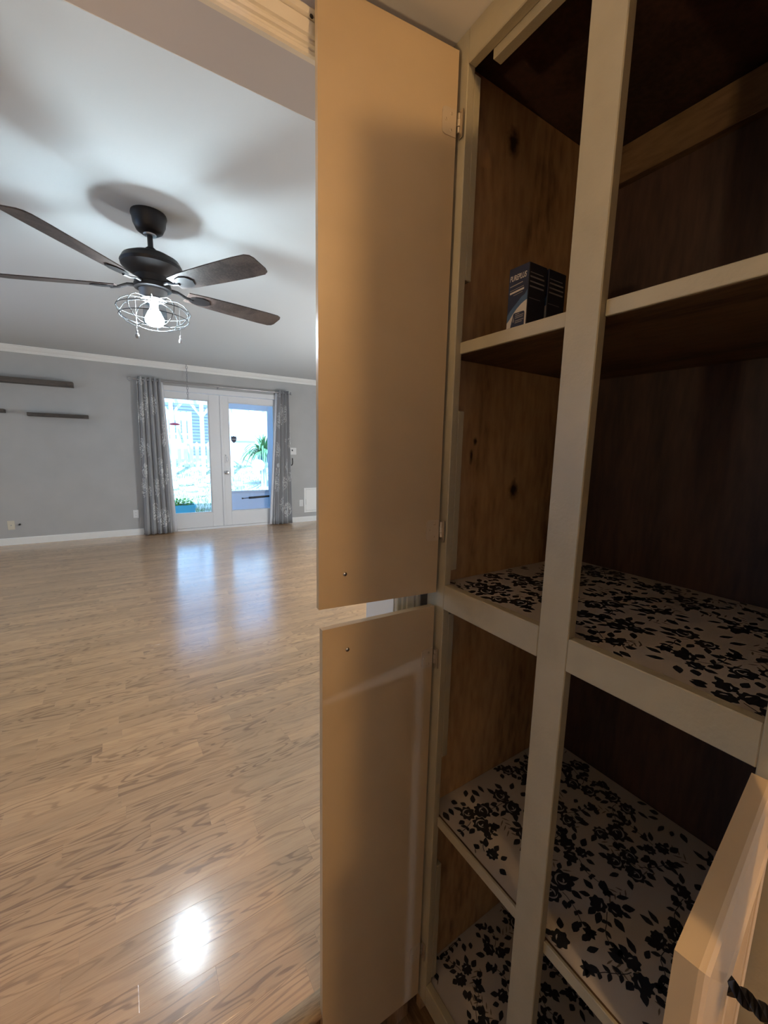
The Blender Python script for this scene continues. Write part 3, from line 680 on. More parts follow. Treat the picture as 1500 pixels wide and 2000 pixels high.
# ---- filter boxes on the upper shelf
def text_mesh(s_, size, shear=0.0):
    cu_ = bpy.data.curves.new('t', 'FONT'); cu_.body = s_; cu_.size = size; cu_.shear = shear; cu_.align_x = 'LEFT'; cu_.offset = size*0.012
    o = bpy.data.objects.new('t', cu_); C.objects.link(o)
    dg = bpy.context.evaluated_depsgraph_get(); me = bpy.data.meshes.new_from_object(o.evaluated_get(dg))
    vs_ = [tuple(v.co) for v in me.vertices]; fs = [tuple(p.vertices) for p in me.polygons]
    bpy.data.objects.remove(o); bpy.data.curves.remove(cu_); bpy.data.meshes.remove(me)
    return vs_, fs
def filter_box(label, x0, x1, y0, y1, z0, z1):
    t = thing('filter_box', label, 'box', ((x0+x1)/2, (y0+y1)/2, z0), 'filter boxes on the upper shelf')
    MB().bbox(x0, x1, y0, y1, z0, z1, 0.0008, 0).build('carton', M['box_dark'], t)
    w_ = y1-y0; h_ = z1-z0
    # front faces -X: u runs from far (y1) to near (y0), v up
    def fr(u, v, e_): return (x0-e_, y1-u*w_, z0+v*h_)
    def fpoly(mb, pts, e_, mi=0): mb.add([fr(u, v, e_) for u, v in pts], [tuple(range(len(pts)))], mi)
    p = MB(); fpoly(p, [(0.02, 0.01), (0.98, 0.01), (0.98, 0.99), (0.02, 0.99)], 0.0003, 0)
    wave = [(0.02, 0.34+0.0), (0.15, 0.40), (0.32, 0.45), (0.5, 0.50), (0.7, 0.56), (0.85, 0.58), (0.98, 0.64)]
    low = [(0.98, 0.50), (0.85, 0.485), (0.7, 0.46), (0.5, 0.41), (0.32, 0.35), (0.15, 0.28), (0.02, 0.24)]
    p2 = wave+low; n_ = len(wave)
    p.add([fr(u, v, 0.0005) for u, v in p2], [(k_, k_+1, 2*n_-2-k_, 2*n_-1-k_) for k_ in range(n_-1)], 1)
    lw = low[::-1]; bt = [(u, 0.01) for u, v in lw]
    p.add([fr(u, v, 0.0006) for u, v in lw+bt], [(k_, k_+1, n_+k_+1, n_+k_) for k_ in range(n_-1)], 2)
    lab = []
    for cx_, cy_, a0 in ((0.84, 0.32, 0), (0.40, 0.32, 90), (0.30, 0.17, 180), (0.84, 0.17, 270)):
        for q in range(5): a = R(a0+q*22.5); lab.append((cx_+0.07*math.cos(a), cy_+0.035*math.sin(a)))
    fpoly(p, lab, 0.0008, 0)
    for k_, (u0, u1, v) in enumerate(((0.45, 0.66, 0.325), (0.45, 0.86, 0.300), (0.45, 0.84, 0.275), (0.45, 0.88, 0.235), (0.45, 0.80, 0.21))):
        fpoly(p, [(u0, v), (u1, v+0.006), (u1, v+0.018), (u0, v+0.012)], 0.0010, 3)
    drop = [(0.365, 0.31), (0.40, 0.26), (0.395, 0.235), (0.365, 0.222), (0.335, 0.235), (0.33, 0.26)]
    fpoly(p, drop, 0.0010, 3)
    # picture of the cartridge at the foot
    cy = [(0.12, 0.02), (0.12, 0.05), (0.3, 0.105), (0.7, 0.125), (0.8, 0.115), (0.8, 0.02)]; fpoly(p, cy, 0.0009, 0)
    fpoly(p, [(0.2, 0.02), (0.2, 0.05), (0.74, 0.085), (0.74, 0.02)], 0.0011, 3)
    fpoly(p, [(0.84, 0.02), (0.84, 0.15), (0.89, 0.15), (0.89, 0.02)], 0.0011, 3)
    for u0, u1, v, hh in ((0.08, 0.72, 0.745, 0.014), (0.10, 0.78, 0.690, 0.008), (0.10, 0.80, 0.645, 0.026), (0.28, 0.74, 0.615, 0.008)):
        fpoly(p, [(u0, v-0.01), (u1, v+0.01), (u1, v+0.01+hh), (u0, v-0.01+hh)], 0.0006, 3 if hh < 0.02 else 2)
    p.build('front_print', [M['box_blue'], M['box_sky'], M['box_white'], M['box_gray']], t)
    vs_, fs = text_mesh('PUREPLUS', 1.0, 0.25)
    xm = max(v[0] for v in vs_); tw = 0.84*w_; sc_ = tw/xm; sh_ = 0.085*h_
    tm = MB().add([(x0-0.0009, y1-0.06*w_-v[0]*sc_, z0+0.815*h_+v[1]*sh_*1.25+v[0]*sc_*0.0) for v in vs_], fs); tm.build('lettering', M['box_white'], t)
    # side faces -Y with lines of small print
    q_ = MB()
    def sd_(u, v): return (x0+u*(x1-x0), y0-0.0004, z0+v*h_)
    for u0, u1, v, hh in ((0.06, 0.80, 0.86, 0.012), (0.06, 0.86, 0.80, 0.022), (0.06, 0.88, 0.735, 0.020), (0.06, 0.86, 0.67, 0.022), (0.06, 0.70, 0.52, 0.008)):
        q_.add([sd_(u0, v), sd_(u1, v), sd_(u1, v+hh), sd_(u0, v+hh)], [(0, 1, 2, 3)], 0)
    q_.build('side_print', M['box_gray'], t)
filter_box('navy printed carton in front, white wave print facing the cabinet opening', 0.672, 0.724, 0.5525, 0.6005, 1.5205, 1.653)
filter_box('identical navy carton standing directly behind the printed front one', 0.730, 0.785, 0.5525, 0.6005, 1.5205, 1.654)

# ================================================================ LIVING ROOM THINGS
# ---- ceiling fan
FX, FY = 0.205, 2.55
fan = thing('ceiling_fan', 'dark five-blade ceiling fan with a lit wire-cage light', 'fan', (FX, FY, ZL))
def fl(prof, name, m_, n=32, parent=fan, smooth='auto'): return MB().lathe(prof, (FX, FY, 0), n).build(name, m_, parent, smooth=smooth)
fl([(0.0, 2.4395), (0.080, 2.4395), (0.082, 2.428), (0.078, 2.418), (0.074, 2.39), (0.060, 2.36), (0.040, 2.347), (0.022, 2.345), (0.0, 2.345)], 'canopy', M['fan_black'])
fl([(0.0, 2.350), (0.013, 2.350), (0.013, 2.252), (0.0, 2.252)], 'downrod', M['fan_black'], 14)
fl([(0.0, 2.345), (0.030, 2.345), (0.028, 2.3385), (0.0, 2.338)], 'trim_ring', M['steel'], 20)
mo = fl([(0.0, 2.283), (0.018, 2.283), (0.030, 2.272), (0.036, 2.256), (0.090, 2.246), (0.128, 2.226), (0.142, 2.200), (0.138, 2.186), (0.105, 2.160), (0.085, 2.140), (0.082, 2.110), (0.086, 2.105), (0.086, 2.085), (0.070, 2.080), (0.0, 2.080)], 'motor_housing', M['fan_black'])
fl([(0.0, 2.0795), (0.066, 2.0795), (0.062, 2.055), (0.060, 2.040), (0.048, 2.030), (0.0, 2.030)], 'light_fitter', M['fan_gray'])
fl([(0.0, 2.0295), (0.018, 2.0295), (0.019, 1.995), (0.032, 1.970), (0.045, 1.942), (0.044, 1.922), (0.028, 1.909), (0.0, 1.905)], 'light_bulb', M['bulb'], 20)
cg = MB(); NM = 10
mprof = [(0.058, 2.036), (0.118, 2.030), (0.150, 2.012), (0.170, 1.985), (0.166, 1.955), (0.140, 1.925), (0.105, 1.908), (0.075, 1.902)]
for k_ in range(NM):
    a = 2*math.pi*k_/NM+0.15
    cg.tube([(FX+r_*math.cos(a), FY+r_*math.sin(a), z_) for r_, z_ in mprof], 0.0020, 5)
for r_, z_ in ((0.058, 2.036), (0.1705, 1.983), (0.160, 1.945), (0.075, 1.902)):
    cg.tube([(FX+r_*math.cos(2*math.pi*t/36), FY+r_*math.sin(2*math.pi*t/36), z_) for t in range(36)], 0.0022, 5, closed=True)
cg.build('wire_cage', M['cage'], fan, smooth=True)
# blades and irons
def blade_mesh():
    b = MB(); out = []
    L0, L1 = 0.165, 0.72
    pts = [(L0, 0.045), (0.26, 0.056), (0.45, 0.064), (0.62, 0.068), (0.69, 0.066), (0.712, 0.055), (0.72, 0.035)]
    out = pts+[(u, -v) for u, v in pts[::-1]]
    th = 0.005; pit = -math.tan(R(12))
    b.loft([[(u, v, 0.0+v*pit-th/2) for u, v in out], [(u, v, v*pit+th/2) for u, v in out]])
    return b
def iron_mesh():
    b = MB(); pit = -math.tan(R(12))
    b.tube([(0.080, 0, 0.010), (0.12, 0, 0.010), (0.16, 0, -0.004), (0.20, 0, -0.008)], [0.010, 0.009, 0.008, 0.008], 8)
    o_ = [(0.185, 0.016), (0.205, 0.032), (0.24, 0.040), (0.275, 0.030), (0.295, 0.0)]
    out = o_+[(u, -v) for u, v in o_[:-1][::-1]]
    b.loft([[(u, v, v*pit-0.008) for u, v in out], [(u, v, v*pit-0.0035) for u, v in out]])
    return b
proto = None
for k_ in range(5):
    a = R(13+72*k_)
    if proto is None:
        bl = blade_mesh().build('blade', M['blade'], fan, local=True); ir = iron_mesh().build('blade_iron', M['fan_black'], fan, local=True); proto = (bl, ir)
    else:
        bl = proto[0].copy(); ir = proto[1].copy(); C.objects.link(bl); C.objects.link(ir)
    for o in (bl, ir): o.location = (0, 0, 2.092-ZL); o.rotation_euler = (0, 0, a)
for dx, dy, zb_ in ((-0.085, -0.03, 1.868), (0.112, -0.05, 1.868)):
    pc = MB(); x_, y_ = FX+dx, FY+dy
    pc.tube([(x_, y_, 2.032), (x_, y_, zb_)], 0.0013, 5)
    for t in range(40): 
        z_ = zb_+(2.032-zb_)*t/40
    ch = pc.build('pull_chain', M['steel'], fan)
    MB().lathe([(0.0, 0.002), (0.004, 0.0), (0.005, -0.008), (0.004, -0.014), (0.009, -0.022), (0.011, -0.030), (0.008, -0.038), (0.0, -0.041)], (x_, y_, zb_), 10).build('pull_finial', M['crystal'] if dx > 0 else M['steel'], ch)

# ---- curtains on a rod
rod = thing('curtain_rod', 'thin gray metal curtain rod with scroll finials above the French doors', 'curtain rod', (1.32, YF-0.09, 2.177))
RY, RZ = YF-0.09, 2.172
MB().cyl((0.23, RY, RZ), (2.44, RY, RZ), 0.010, 12).build('rod', M['steel'], rod, smooth='auto')
MB().tube([(0.225+0.028*math.cos(t*math.pi/10)-0.028, RY, RZ+0.028*math.sin(t*math.pi/10)) for t in range(20)], 0.006, 6, closed=True).build('finial', M['steel'], rod, smooth=True)
MB().lathe([(0.0, -0.02), (0.012, -0.02), (0.016, 0.0), (0.012, 0.02), (0.0, 0.02)], (2.455, RY, RZ), 12).build('finial', M['steel'], rod, smooth=True)
for bx in (0.30, 1.33, 2.40):
    b = MB(); b.box(bx-0.006, bx+0.006, RY-0.004, YF-0.001, RZ-0.018, RZ-0.010); b.box(bx-0.012, bx+0.012, YF-0.006, YF-0.0005, RZ-0.04, RZ+0.02); b.build('bracket', M['steel'], rod)
def curtain(label, xt0, xt1, xb0, xb1, nf, seed, lining_side):
    t = thing('curtain', label, 'curtain', ((xt0+xt1)/2, RY, 0.012), 'patterned curtains at the French doors')
    rr = random.Random(seed); nu, nv = nf*10, 26
    ph = [rr.uniform(-0.5, 0.5) for _ in range(nf+2)]
    V = []; UV = []
    for j in range(nv+1):
        v = j/nv; z_ = 0.012+v*2.195
        a0 = xb0+(xt0-xb0)*v; a1 = xb1+(xt1-xb1)*v
        for i in range(nu+1):
            u = i/nu; amp = 0.045*(0.75+0.25*(1-v))
            wob = 0.4*math.sin(3*v+u*7+seed)*(1-v)
            yv = math.sin(u*nf*2*math.pi+wob)*amp
            xs_ = a0+(a1-a0)*u+0.012*math.sin(u*nf*4*math.pi+wob*2)*(0.4+0.6*(1-v))
            V.append((xs_, RY+yv-0.004*(1-v), z_)); UV.append((u*1.25, v*2.195))
    F = [(j*(nu+1)+i, j*(nu+1)+i+1, (j+1)*(nu+1)+i+1, (j+1)*(nu+1)+i) for j in range(nv) for i in range(nu)]
    o = MB().add(V, F).build('fabric', M['curtain'], t, smooth=True)
    me = o.data; uvl = me.uv_layers.new(name='UVMap')
    for lp in me.loops: uvl.data[lp.index].uv = UV[lp.vertex_index]
    so = o.modifiers.new('thick', 'SOLIDIFY'); so.thickness = 0.003
    g = MB()
    for q in range(nf*2):
        u = (q+0.5)/(nf*2)*1.0; xg = xt0+(xt1-xt0)*q/(nf*2)+0.008
        g.tube([(xg, RY+0.021*math.cos(a*math.pi/8), RZ+0.021*math.sin(a*math.pi/8)) for a in range(16)], 0.004, 5, closed=True)
    g.build('grommets', M['steel'], t, smooth=True)
    if lining_side:
        e0t, e0b = (xt1, xb1) if lining_side > 0 else (xt0, xb0)
        V = []; n_ = 20
        for j in range(n_+1):
            v = j/n_; z_ = 0.016+v*2.15; xc = e0b+(e0t-e0b)*v
            wd = 0.045+0.03*(1-v)
            for q in range(5): V.append((xc+lining_side*(-0.03+wd*q/4*1.3), RY+0.03+0.012*math.sin(q*1.4+v*2), z_))
        F = [(j*5+q, j*5+q+1, (j+1)*5+q+1, (j+1)*5+q) for j in range(n_) for q in range(4)]
        lo = MB().add(V, F).build('lining', M['lining'], t, smooth=True)
        so = lo.modifiers.new('thick', 'SOLIDIFY'); so.thickness = 0.002
    return t
curtain('gray scroll-patterned curtain hanging left of the French doors', 0.275, 0.565, 0.235, 0.610, 5, 1, 1)
curtain('gray scroll-patterned curtain hanging right of the French doors', 2.235, 2.42, 2.135, 2.455, 4, 4, -1)

# ---- floating shelves
def fshelf(label, x0, x1, z0, z1, d):
    o = MB().bbox(x0, x1, YF-d, YF-0.0005, z0, z1, 0.002).build('floating_shelf', M['shelf_dark'], loc=((x0+x1)/2, YF, z0))
    tag(o, label, 'shelf', 'dark floating shelves on the far wall')
fshelf('long dark wood floating shelf, uppermost on the gray far wall', -1.75, -0.425, 1.992, 2.052, 0.16)
fshelf('short dark floating shelf midway between upper shelf and left curtain', -0.905, -0.295, 1.610, 1.652, 0.13)
fshelf('dark floating shelf cut by the left picture edge', -1.75, -1.115, 1.634, 1.678, 0.13)

# ---- wall plates
def plate(name, label, cat, x, z, m_, w_=0.07, h_=0.115, kind='duplex'):
    t = thing(name, label, cat, (x, YF, z-h_/2))
    MB().bbox(x-w_/2, x+w_/2, YF-0.006, YF-0.0003, z-h_/2, z+h_/2, 0.002).build('cover_plate', m_, t)
    if kind == 'duplex':
        for dz in (-0.02, 0.02):
            s_ = MB().bbox(x-0.016, x+0.016, YF-0.0085, YF-0.006, z+dz-0.014, z+dz+0.014, 0.002).build('socket', m_, t)
            sl = MB(); sl.box(x-0.007, x-0.005, YF-0.0088, YF-0.0085, z+dz-0.004, z+dz+0.006); sl.box(x+0.005, x+0.007, YF-0.0088, YF-0.0085, z+dz-0.004, z+dz+0.006)
            sl.build('slots', M['slot'], s_)
    elif kind == 'coax':
        MB().cyl((x, YF-0.018, z), (x, YF-0.006, z), 0.006, 10).build('cable_jack', M['steel'], t)
    elif kind == 'switch':
        MB().bbox(x-0.026, x-0.004, YF-0.014, YF-0.006, z+0.0, z+0.028, 0.003).build('control_knob', M['slot'], t)
        MB().bbox(x+0.012, x+0.020, YF-0.015, YF-0.006, z-0.012, z+0.012, 0.002).build('toggle', m_, t)
plate('wall_outlet', 'white wall outlet beside the left curtain near the baseboard', 'outlet', 0.162, 0.306, M['plate'])
plate('cable_outlet', 'cream cable wall plate low on the far wall below the floating shelves', 'outlet', -1.187, 0.252, M['plate_cream'], kind='coax')
plate('wall_outlet', 'white wall outlet touching the small white access panel', 'outlet', 2.655, 0.335, M['plate'])
plate('wall_switch', 'white wall switch plate with dark knob right of the right curtain', 'switch', 2.515, 1.235, M['plate'], w_=0.115, kind='switch')
cp = MB(); cp.cyl((-1.103, YF-0.03, 0.258), (-1.103, YF-0.0005, 0.258), 0.011, 10); cp.lathe([(0.0, 0), (0.012, 0.0), (0.012, 0.004), (0, 0.004)], (-1.103, YF-0.03, 0.252), 10)
tag(cp.build('cable_plug', M['slot'], loc=(-1.103, YF, 0.258)), 'small black cable stub in the wall beside the cream plate', 'plug')
hk = MB(); hk.tube([(2.475, YF-0.001, 1.00), (2.475, YF-0.05, 1.00), (2.478, YF-0.07, 1.02), (2.482, YF-0.072, 1.06), (2.478, YF-0.07, 1.12)], 0.008, 8)
tag(hk.build('tieback_hook', M['iron'], loc=(2.475, YF, 1.0)), 'black curtain tieback hook at the edge of the right curtain', 'hook')
ap = thing('access_panel', 'small white framed access panel above the baseboard at right', 'panel', (2.9, YF, 0.17))
pm = MB(); pm.bbox(2.705, 2.735, YF-0.014, YF-0.0005, 0.165, 0.600, 0.003); pm.bbox(3.065, 3.095, YF-0.014, YF-0.0005, 0.165, 0.600, 0.003)
pm.bbox(2.735, 3.065, YF-0.014, YF-0.0005, 0.570, 0.600, 0.003); pm.bbox(2.735, 3.065, YF-0.014, YF-0.0005, 0.165, 0.195, 0.003); pm.build('frame', M['white'], ap)
MB().bbox(2.738, 3.062, YF-0.010, YF-0.0005, 0.198, 0.567, 0.003).build('panel_door', M['white'], ap)
MB().bbox(2.7365, 2.7405, YF-0.016, YF-0.010, 0.30, 0.40, 0.001).build('hinge', M['steel'], ap)

# ---- hanging chain
chn = thing('hanging_chain', 'thin metal chain hanging from the ceiling in front of the left French door', 'chain', (0.905, 6.70, ZL))
MB().lathe([(0.0, 0.0), (0.010, 0.0), (0.010, -0.004), (0.004, -0.008), (0.003, -0.02), (0.0, -0.02)], (0.905, 6.70, ZL-0.0005), 10).build('ceiling_hook', M['steel'], chn)
z_ = ZL-0.018; k_ = 0
while z_ > 1.955:
    lk = MB(); hl_, hw_ = 0.021, 0.011; pth = []
    for a in range(12):
        t = a*math.pi/6; u = hw_*math.cos(t); v = hl_*math.sin(t)
        pth.append((0.905+(u if k_ % 2 == 0 else 0), 6.70+(0 if k_ % 2 == 0 else u), z_-hl_+v))
    lk.tube(pth, 0.0036, 5, closed=True); lk.build('link', M['steel'], chn, smooth=True)
    z_ -= 0.036; k_ += 1

# ---- lamps outside the frame, some of them added fill
def dome(name, label, x, y, zc, m_, r_=0.085):
    t = thing(name, label, 'lamp', (x, y, zc))
    q = r_/0.085
    MB().lathe([(0.0, 0.0), (0.10*q, 0.0), (0.10*q, -0.018), (0.05*q, -0.03), (0.0, -0.03)], (x, y, zc-0.0005), 24).build('lamp_base', M['nickel'], t, smooth='auto')
    MB().lathe([(0.0, -0.031), (0.06*q, -0.035), (0.085*q, -0.06), (0.085*q, -0.09), (0.06*q, -0.12), (0.0, -0.132)], (x, y, zc), 24).build('globe', m_, t, smooth=True)
dome('kitchen_lamp', 'round warm ceiling lamp behind the photographer, in line with the cabinet doors', 0.27, -1.40, KZ, M['warm_bulb'])
tl = thing('kitchen_fill_lamp', 'warm uplight added to fill the kitchen, shaped as a black floor lamp', 'lamp', (-0.80, 0.42, KF))  # unseen uplight, added to brighten the soffit and cabinet frame
MB().lathe([(0.0, 0.0), (0.14, 0.0), (0.14, 0.012), (0.02, 0.03), (0.0, 0.03)], (-0.80, 0.42, KF+0.0005), 24).build('base', M['iron'], tl, smooth='auto')
MB().cyl((-0.80, 0.42, KF+0.03), (-0.80, 0.42, 1.36), 0.012, 10).build('pole', M['iron'], tl, smooth='auto')
MB().lathe([(0.0, 0.0), (0.06, 0.004), (0.12, 0.030), (0.15, 0.060), (0.145, 0.060), (0.115, 0.034), (0.05, 0.010), (0.0, 0.008)], (-0.80, 0.42, 1.36), 28).build('bowl', M['iron'], tl, smooth=True)
MB().lathe([(0.0, -0.04), (0.03, -0.03), (0.042, 0.0), (0.03, 0.03), (0.0, 0.04)], (-0.80, 0.42, 1.412), 18).build('light_bulb', M['warm_fill'], tl, smooth=True)
rh = thing('range_hood', 'metal range hood with a small cool lamp on the kitchen back wall', 'range hood', (0.70, -2.45, 1.62))
MB().loft([[(0.40, -2.79, 1.62), (1.10, -2.79, 1.62), (1.10, -2.35, 1.62), (0.40, -2.35, 1.62)], [(0.40, -2.79, 1.68), (1.10, -2.79, 1.68), (1.10, -2.35, 1.68), (0.40, -2.35, 1.68)],
           [(0.62, -2.79, 1.88), (0.88, -2.79, 1.88), (0.88, -2.58, 1.88), (0.62, -2.58, 1.88)], [(0.62, -2.79, 2.449), (0.88, -2.79, 2.449), (0.88, -2.58, 2.449), (0.62, -2.58, 2.449)]]).build('hood', M['steel'], rh)
MB().lathe([(0.0, 0.0), (0.045, 0.0), (0.040, -0.025), (0.0, -0.04)], (0.74, -2.40, 1.6195), 18).build('lamp_lens', M['hood_bulb'], rh, smooth=True)
pn = thing('left_fill_lamp', 'cool fill light added as a round pendant at the left end of the living room', 'lamp', (-2.6, 4.3, ZL))  # added out of view as even fill for living room walls and floor
MB().lathe([(0.0, 0.0), (0.05, 0.0), (0.05, -0.02), (0.0, -0.02)], (-2.6, 4.3, ZL-0.0005), 20).build('canopy', M['nickel'], pn, smooth='auto')
MB().cyl((-2.6, 4.3, ZL-0.02), (-2.6, 4.3, 1.58), 0.004, 8).build('cord', M['slot'], pn)
MB().lathe([(0.0, 0.085), (0.06, 0.06), (0.085, 0.0), (0.06, -0.06), (0.0, -0.085)], (-2.6, 4.3, 1.495), 24).build('globe', M['cool_fill'], pn, smooth=True)

tb = thing('fill_lamp_table', 'small dark table added under the hidden fill light in the living room', 'table', (2.95, 3.3, 0.0))  # added only to carry the fill light
for sx in (-1, 1):
    for sy in (-1, 1): MB().bbox(2.95+sx*0.2-0.02, 2.95+sx*0.2+0.02, 3.3+sy*0.2-0.02, 3.3+sy*0.2+0.02, 0.0005, 0.57, 0.003).build('leg', M['shelf_dark'], tb)
MB().bbox(2.95-0.25, 2.95+0.25, 3.3-0.25, 3.3+0.25, 0.57, 0.60, 0.004).build('tabletop', M['shelf_dark'], tb)
tm_ = thing('right_fill_lamp', 'globe fill light added on the small dark table to brighten the right wall', 'lamp', (2.95, 3.3, 0.6))  # added behind the cabinet doors to lift the right side of the room
MB().lathe([(0.0, 0.6005), (0.08, 0.6005), (0.08, 0.615), (0.02, 0.63), (0.018, 0.70), (0.04, 0.715), (0.0, 0.715)], (2.95, 3.3, 0), 20).build('lamp_base', M['nickel'], tm_, smooth='auto')
MB().lathe([(0.0, -0.13), (0.05, -0.12), (0.10, -0.083), (0.13, 0.0), (0.10, 0.083), (0.05, 0.12), (0.0, 0.13)], (2.95, 3.3, 0.845), 28).build('globe', M['right_fill'], tm_, smooth=True)

# ================================================================ OUTSIDE
GS = 0.143; GY = 7.6; GZ = -0.12
def gz(yy): return GZ if yy < GY else GZ+GS*(yy-GY) if yy < 14.5 else GZ+GS*(14.5-GY)
gv = []; gf = []; xs_ = [-14+1.0*i for i in range(33)]; ys_ = [6.905, 7.3, 7.6]+[7.9+0.3*i for i in range(23)]+[14.5, 40]
gr = random.Random(2)
for yy in ys_:
    for xx in xs_: gv.append((xx, yy, gz(yy)+(gr.uniform(-.025, .025) if 7.6 < yy < 14 else 0)))
n_ = len(xs_)
gf = [(j*n_+i, j*n_+i+1, (j+1)*n_+i+1, (j+1)*n_+i) for j in range(len(ys_)-1) for i in range(n_-1)]
g_ = MB().add(gv, gf).build('ground', M['grass'], smooth=True); g_['kind'] = 'structure'
gb = MB()
for q in range(5200):
    yy = 7.7+6.0*gr.random()**1.4; xx = gr.uniform(-0.2, 1.0)+0.33*yy*gr.uniform(0, 0.8)
    zz = gz(yy)-0.01; a = gr.uniform(0, 6.28); h_ = gr.uniform(.04, .12); w_ = 0.008
    lx, ly = h_*0.6*math.cos(a), h_*0.6*math.sin(a)
    gb.add([(xx-w_*math.sin(a), yy+w_*math.cos(a), zz), (xx+w_*math.sin(a), yy-w_*math.cos(a), zz), (xx+lx, yy+ly, zz+h_)], [(0, 1, 2)])
o = gb.build('lawn_grass', M['blade_green'], g_); o['kind'] = 'stuff'

# pergola: posts, beam, Y braces
def P2(px, py, Y):      # world point on plane Y seen at a photograph pixel (used once to read positions off the photograph)
    d = cf+cr*((px-750)/798.66)-cu*((py-1000)/798.66); t = Y/d.y; p = CAM+d*t
    return p
pg = thing('pergola', 'white timber pergola with Y-shaped braces standing in the yard', 'pergola', (2.1, 12.0, gz(12)))
PY = 12.0; zt_ = 2.365; xps = [0.48, 1.205, 1.93, 2.655, 3.38]
for xx in xps: MB().box(xx-0.045, xx+0.045, PY-0.045, PY+0.045, gz(PY)-0.02, zt_).build('post', M['fence'], pg)
MB().box(0.30, 3.60, PY-0.05, PY+0.05, zt_, zt_+0.205).build('beam', M['fence'], pg)
for xx in xps:
    for sgn in (-1, 1):
        MB().prism([(xx+sgn*0.03, zt_-0.33), (xx+sgn*0.03, zt_-0.24), (xx+sgn*0.20, zt_-0.001), (xx+sgn*0.28, zt_-0.001)], 'Y', PY-0.03, PY+0.03).build('brace', M['fence'], pg)
for k_ in range(8): MB().box(0.36+0.44*k_, 0.41+0.44*k_, PY-0.3, PY+1.2, zt_+0.205, zt_+0.30).build('rafter', M['fence'], pg)

# picket fence
fz = gz(13.0); FYY = 13.0
pf = thing('picket_fence', 'low white picket fence across the back of the lawn', 'fence', (1.6, FYY, fz))
for zz in (0.18, 0.62): MB().box(-0.6, 2.30, FYY+0.012, FYY+0.05, fz+zz, fz+zz+0.07).build('rail', M['fence'], pf)
x = -0.55
pk = None
while x < 2.32:
    if pk is None:
        pk = MB().prism([(-0.047, 0.0), (0.047, 0.0), (0.047, 0.66), (0.0, 0.72), (-0.047, 0.66)], 'Y', -0.011, 0.011).build('picket', M['fence'], pf, local=True)
        p_ = pk
    else: p_ = pk.copy(); C.objects.link(p_)
    p_.location = Vector((x, FYY, fz+0.03))-wloc(pf); x += 0.155
# tall white board panel with slots, left of pergola post
bp_ = thing('board_screen', 'tall white slotted board screen behind the picket fence', 'screen', (1.15, 13.8, gz(13.8)))
bz = gz(13.8); x = 0.40
while x < 1.85:
    MB().box(x, x+0.118, 13.8, 13.83, bz-0.02, 2.29).build('board', M['fence'], bp_); x += 0.158
for z0, z1 in ((bz+0.05, 1.48), (1.59, 1.655), (2.03, 2.27)): MB().box(0.38, 1.93, 13.832, 13.87, z0, z1).build('rail', M['fence'], bp_)

# buildings behind
nb = thing('neighbor_house', 'pale blue-gray gabled house beyond the pergola', 'house', (2.0, 19.0, gz(19)))
hm = MB(); zz = gz(19)
hm.prism([(-7.0, zz-0.2), (8.0, zz-0.2), (8.0, 4.2), (0.5, 7.2), (-7.0, 4.2)], 'Y', 19.0, 27.0); hm.build('walls', M['siding'], nb)
rf = MB(); rf.prism([(-7.5, 4.15), (0.5, 7.25), (8.5, 4.15), (8.5, 4.35), (0.5, 7.5), (-7.5, 4.35)], 'Y', 18.6, 27.4); rf.build('roof', M['roofing'], nb)
for q in range(24): MB().box(-6.99, 7.99, 18.985, 18.999, zz+0.05+q*0.13, zz+0.055+q*0.13).build('siding_board', M['siding'], nb)
gs_ = thing('garden_shed', 'white wooden shed across the yard seen through the right door pane', 'shed', (5.0, 14.6, gz(14.5)))
zz = gz(14.5)
MB().box(3.35, 7.5, 14.6, 17.5, zz-0.1, 3.10).build('walls', M['siding_w'], gs_)
MB().prism([(14.3, 3.10), (17.8, 3.10), (17.8, 3.2), (16.0, 4.1), (14.3, 3.2)], 'X', 3.2, 7.7).build('roof', M['roofing'], gs_)
MB().box(3.35, 7.5, 14.57, 14.599, 1.45, 1.49).build('trim_band', M['roofing'], gs_)

# rocks
rk = thing('rock_border', None, None, (0, 0, 0)); bpy.data.objects.remove(rk)
rocks = [(0.98, 10.4, .17), (1.36, 10.15, .15), (1.32, 10.85, .19), (1.66, 10.55, .13), (1.90, 11.0, .17), (2.12, 10.5, .14), (0.86, 11.05, .15), (1.78, 10.0, .09), (1.52, 9.75, .08)]
rl = ['pale boulder nearest the house in the rock patch, left end', 'pale rounded boulder second from left at the front of the rock patch', 'large pale boulder at the back middle of the rock patch',
      'pale boulder in the centre of the rock patch', 'large pale boulder behind the small front stones of the rock patch', 'pale boulder at the right end of the rock patch',
      'pale boulder at the back left corner of the rock patch', 'small pale stone at the front right of the rock patch', 'smallest pale stone in front of the rock patch']
for (xx, yy, r_), lb in zip(rocks, rl):
    r_ *= 0.74
    mb = MB(); nr = random.Random(int(xx*1000)); rings = []
    for j in range(7):
        ph = math.pi*j/6
        rings.append([(r_*1.3*(math.sin(ph)+0.01)*math.cos(2*math.pi*i/10)*nr.uniform(.85, 1.15), r_*(math.sin(ph)+0.01)*math.sin(2*math.pi*i/10)*nr.uniform(.85, 1.15), -r_*0.7*math.cos(ph)*nr.uniform(.9, 1.1)) for i in range(10)])
    mb.loft(rings); o = mb.build('boulder', M['rock'], local=True, smooth=True); o.location = (xx, yy, gz(yy)+r_*0.45); tag(o, lb, 'rock', 'boulders on the lawn')

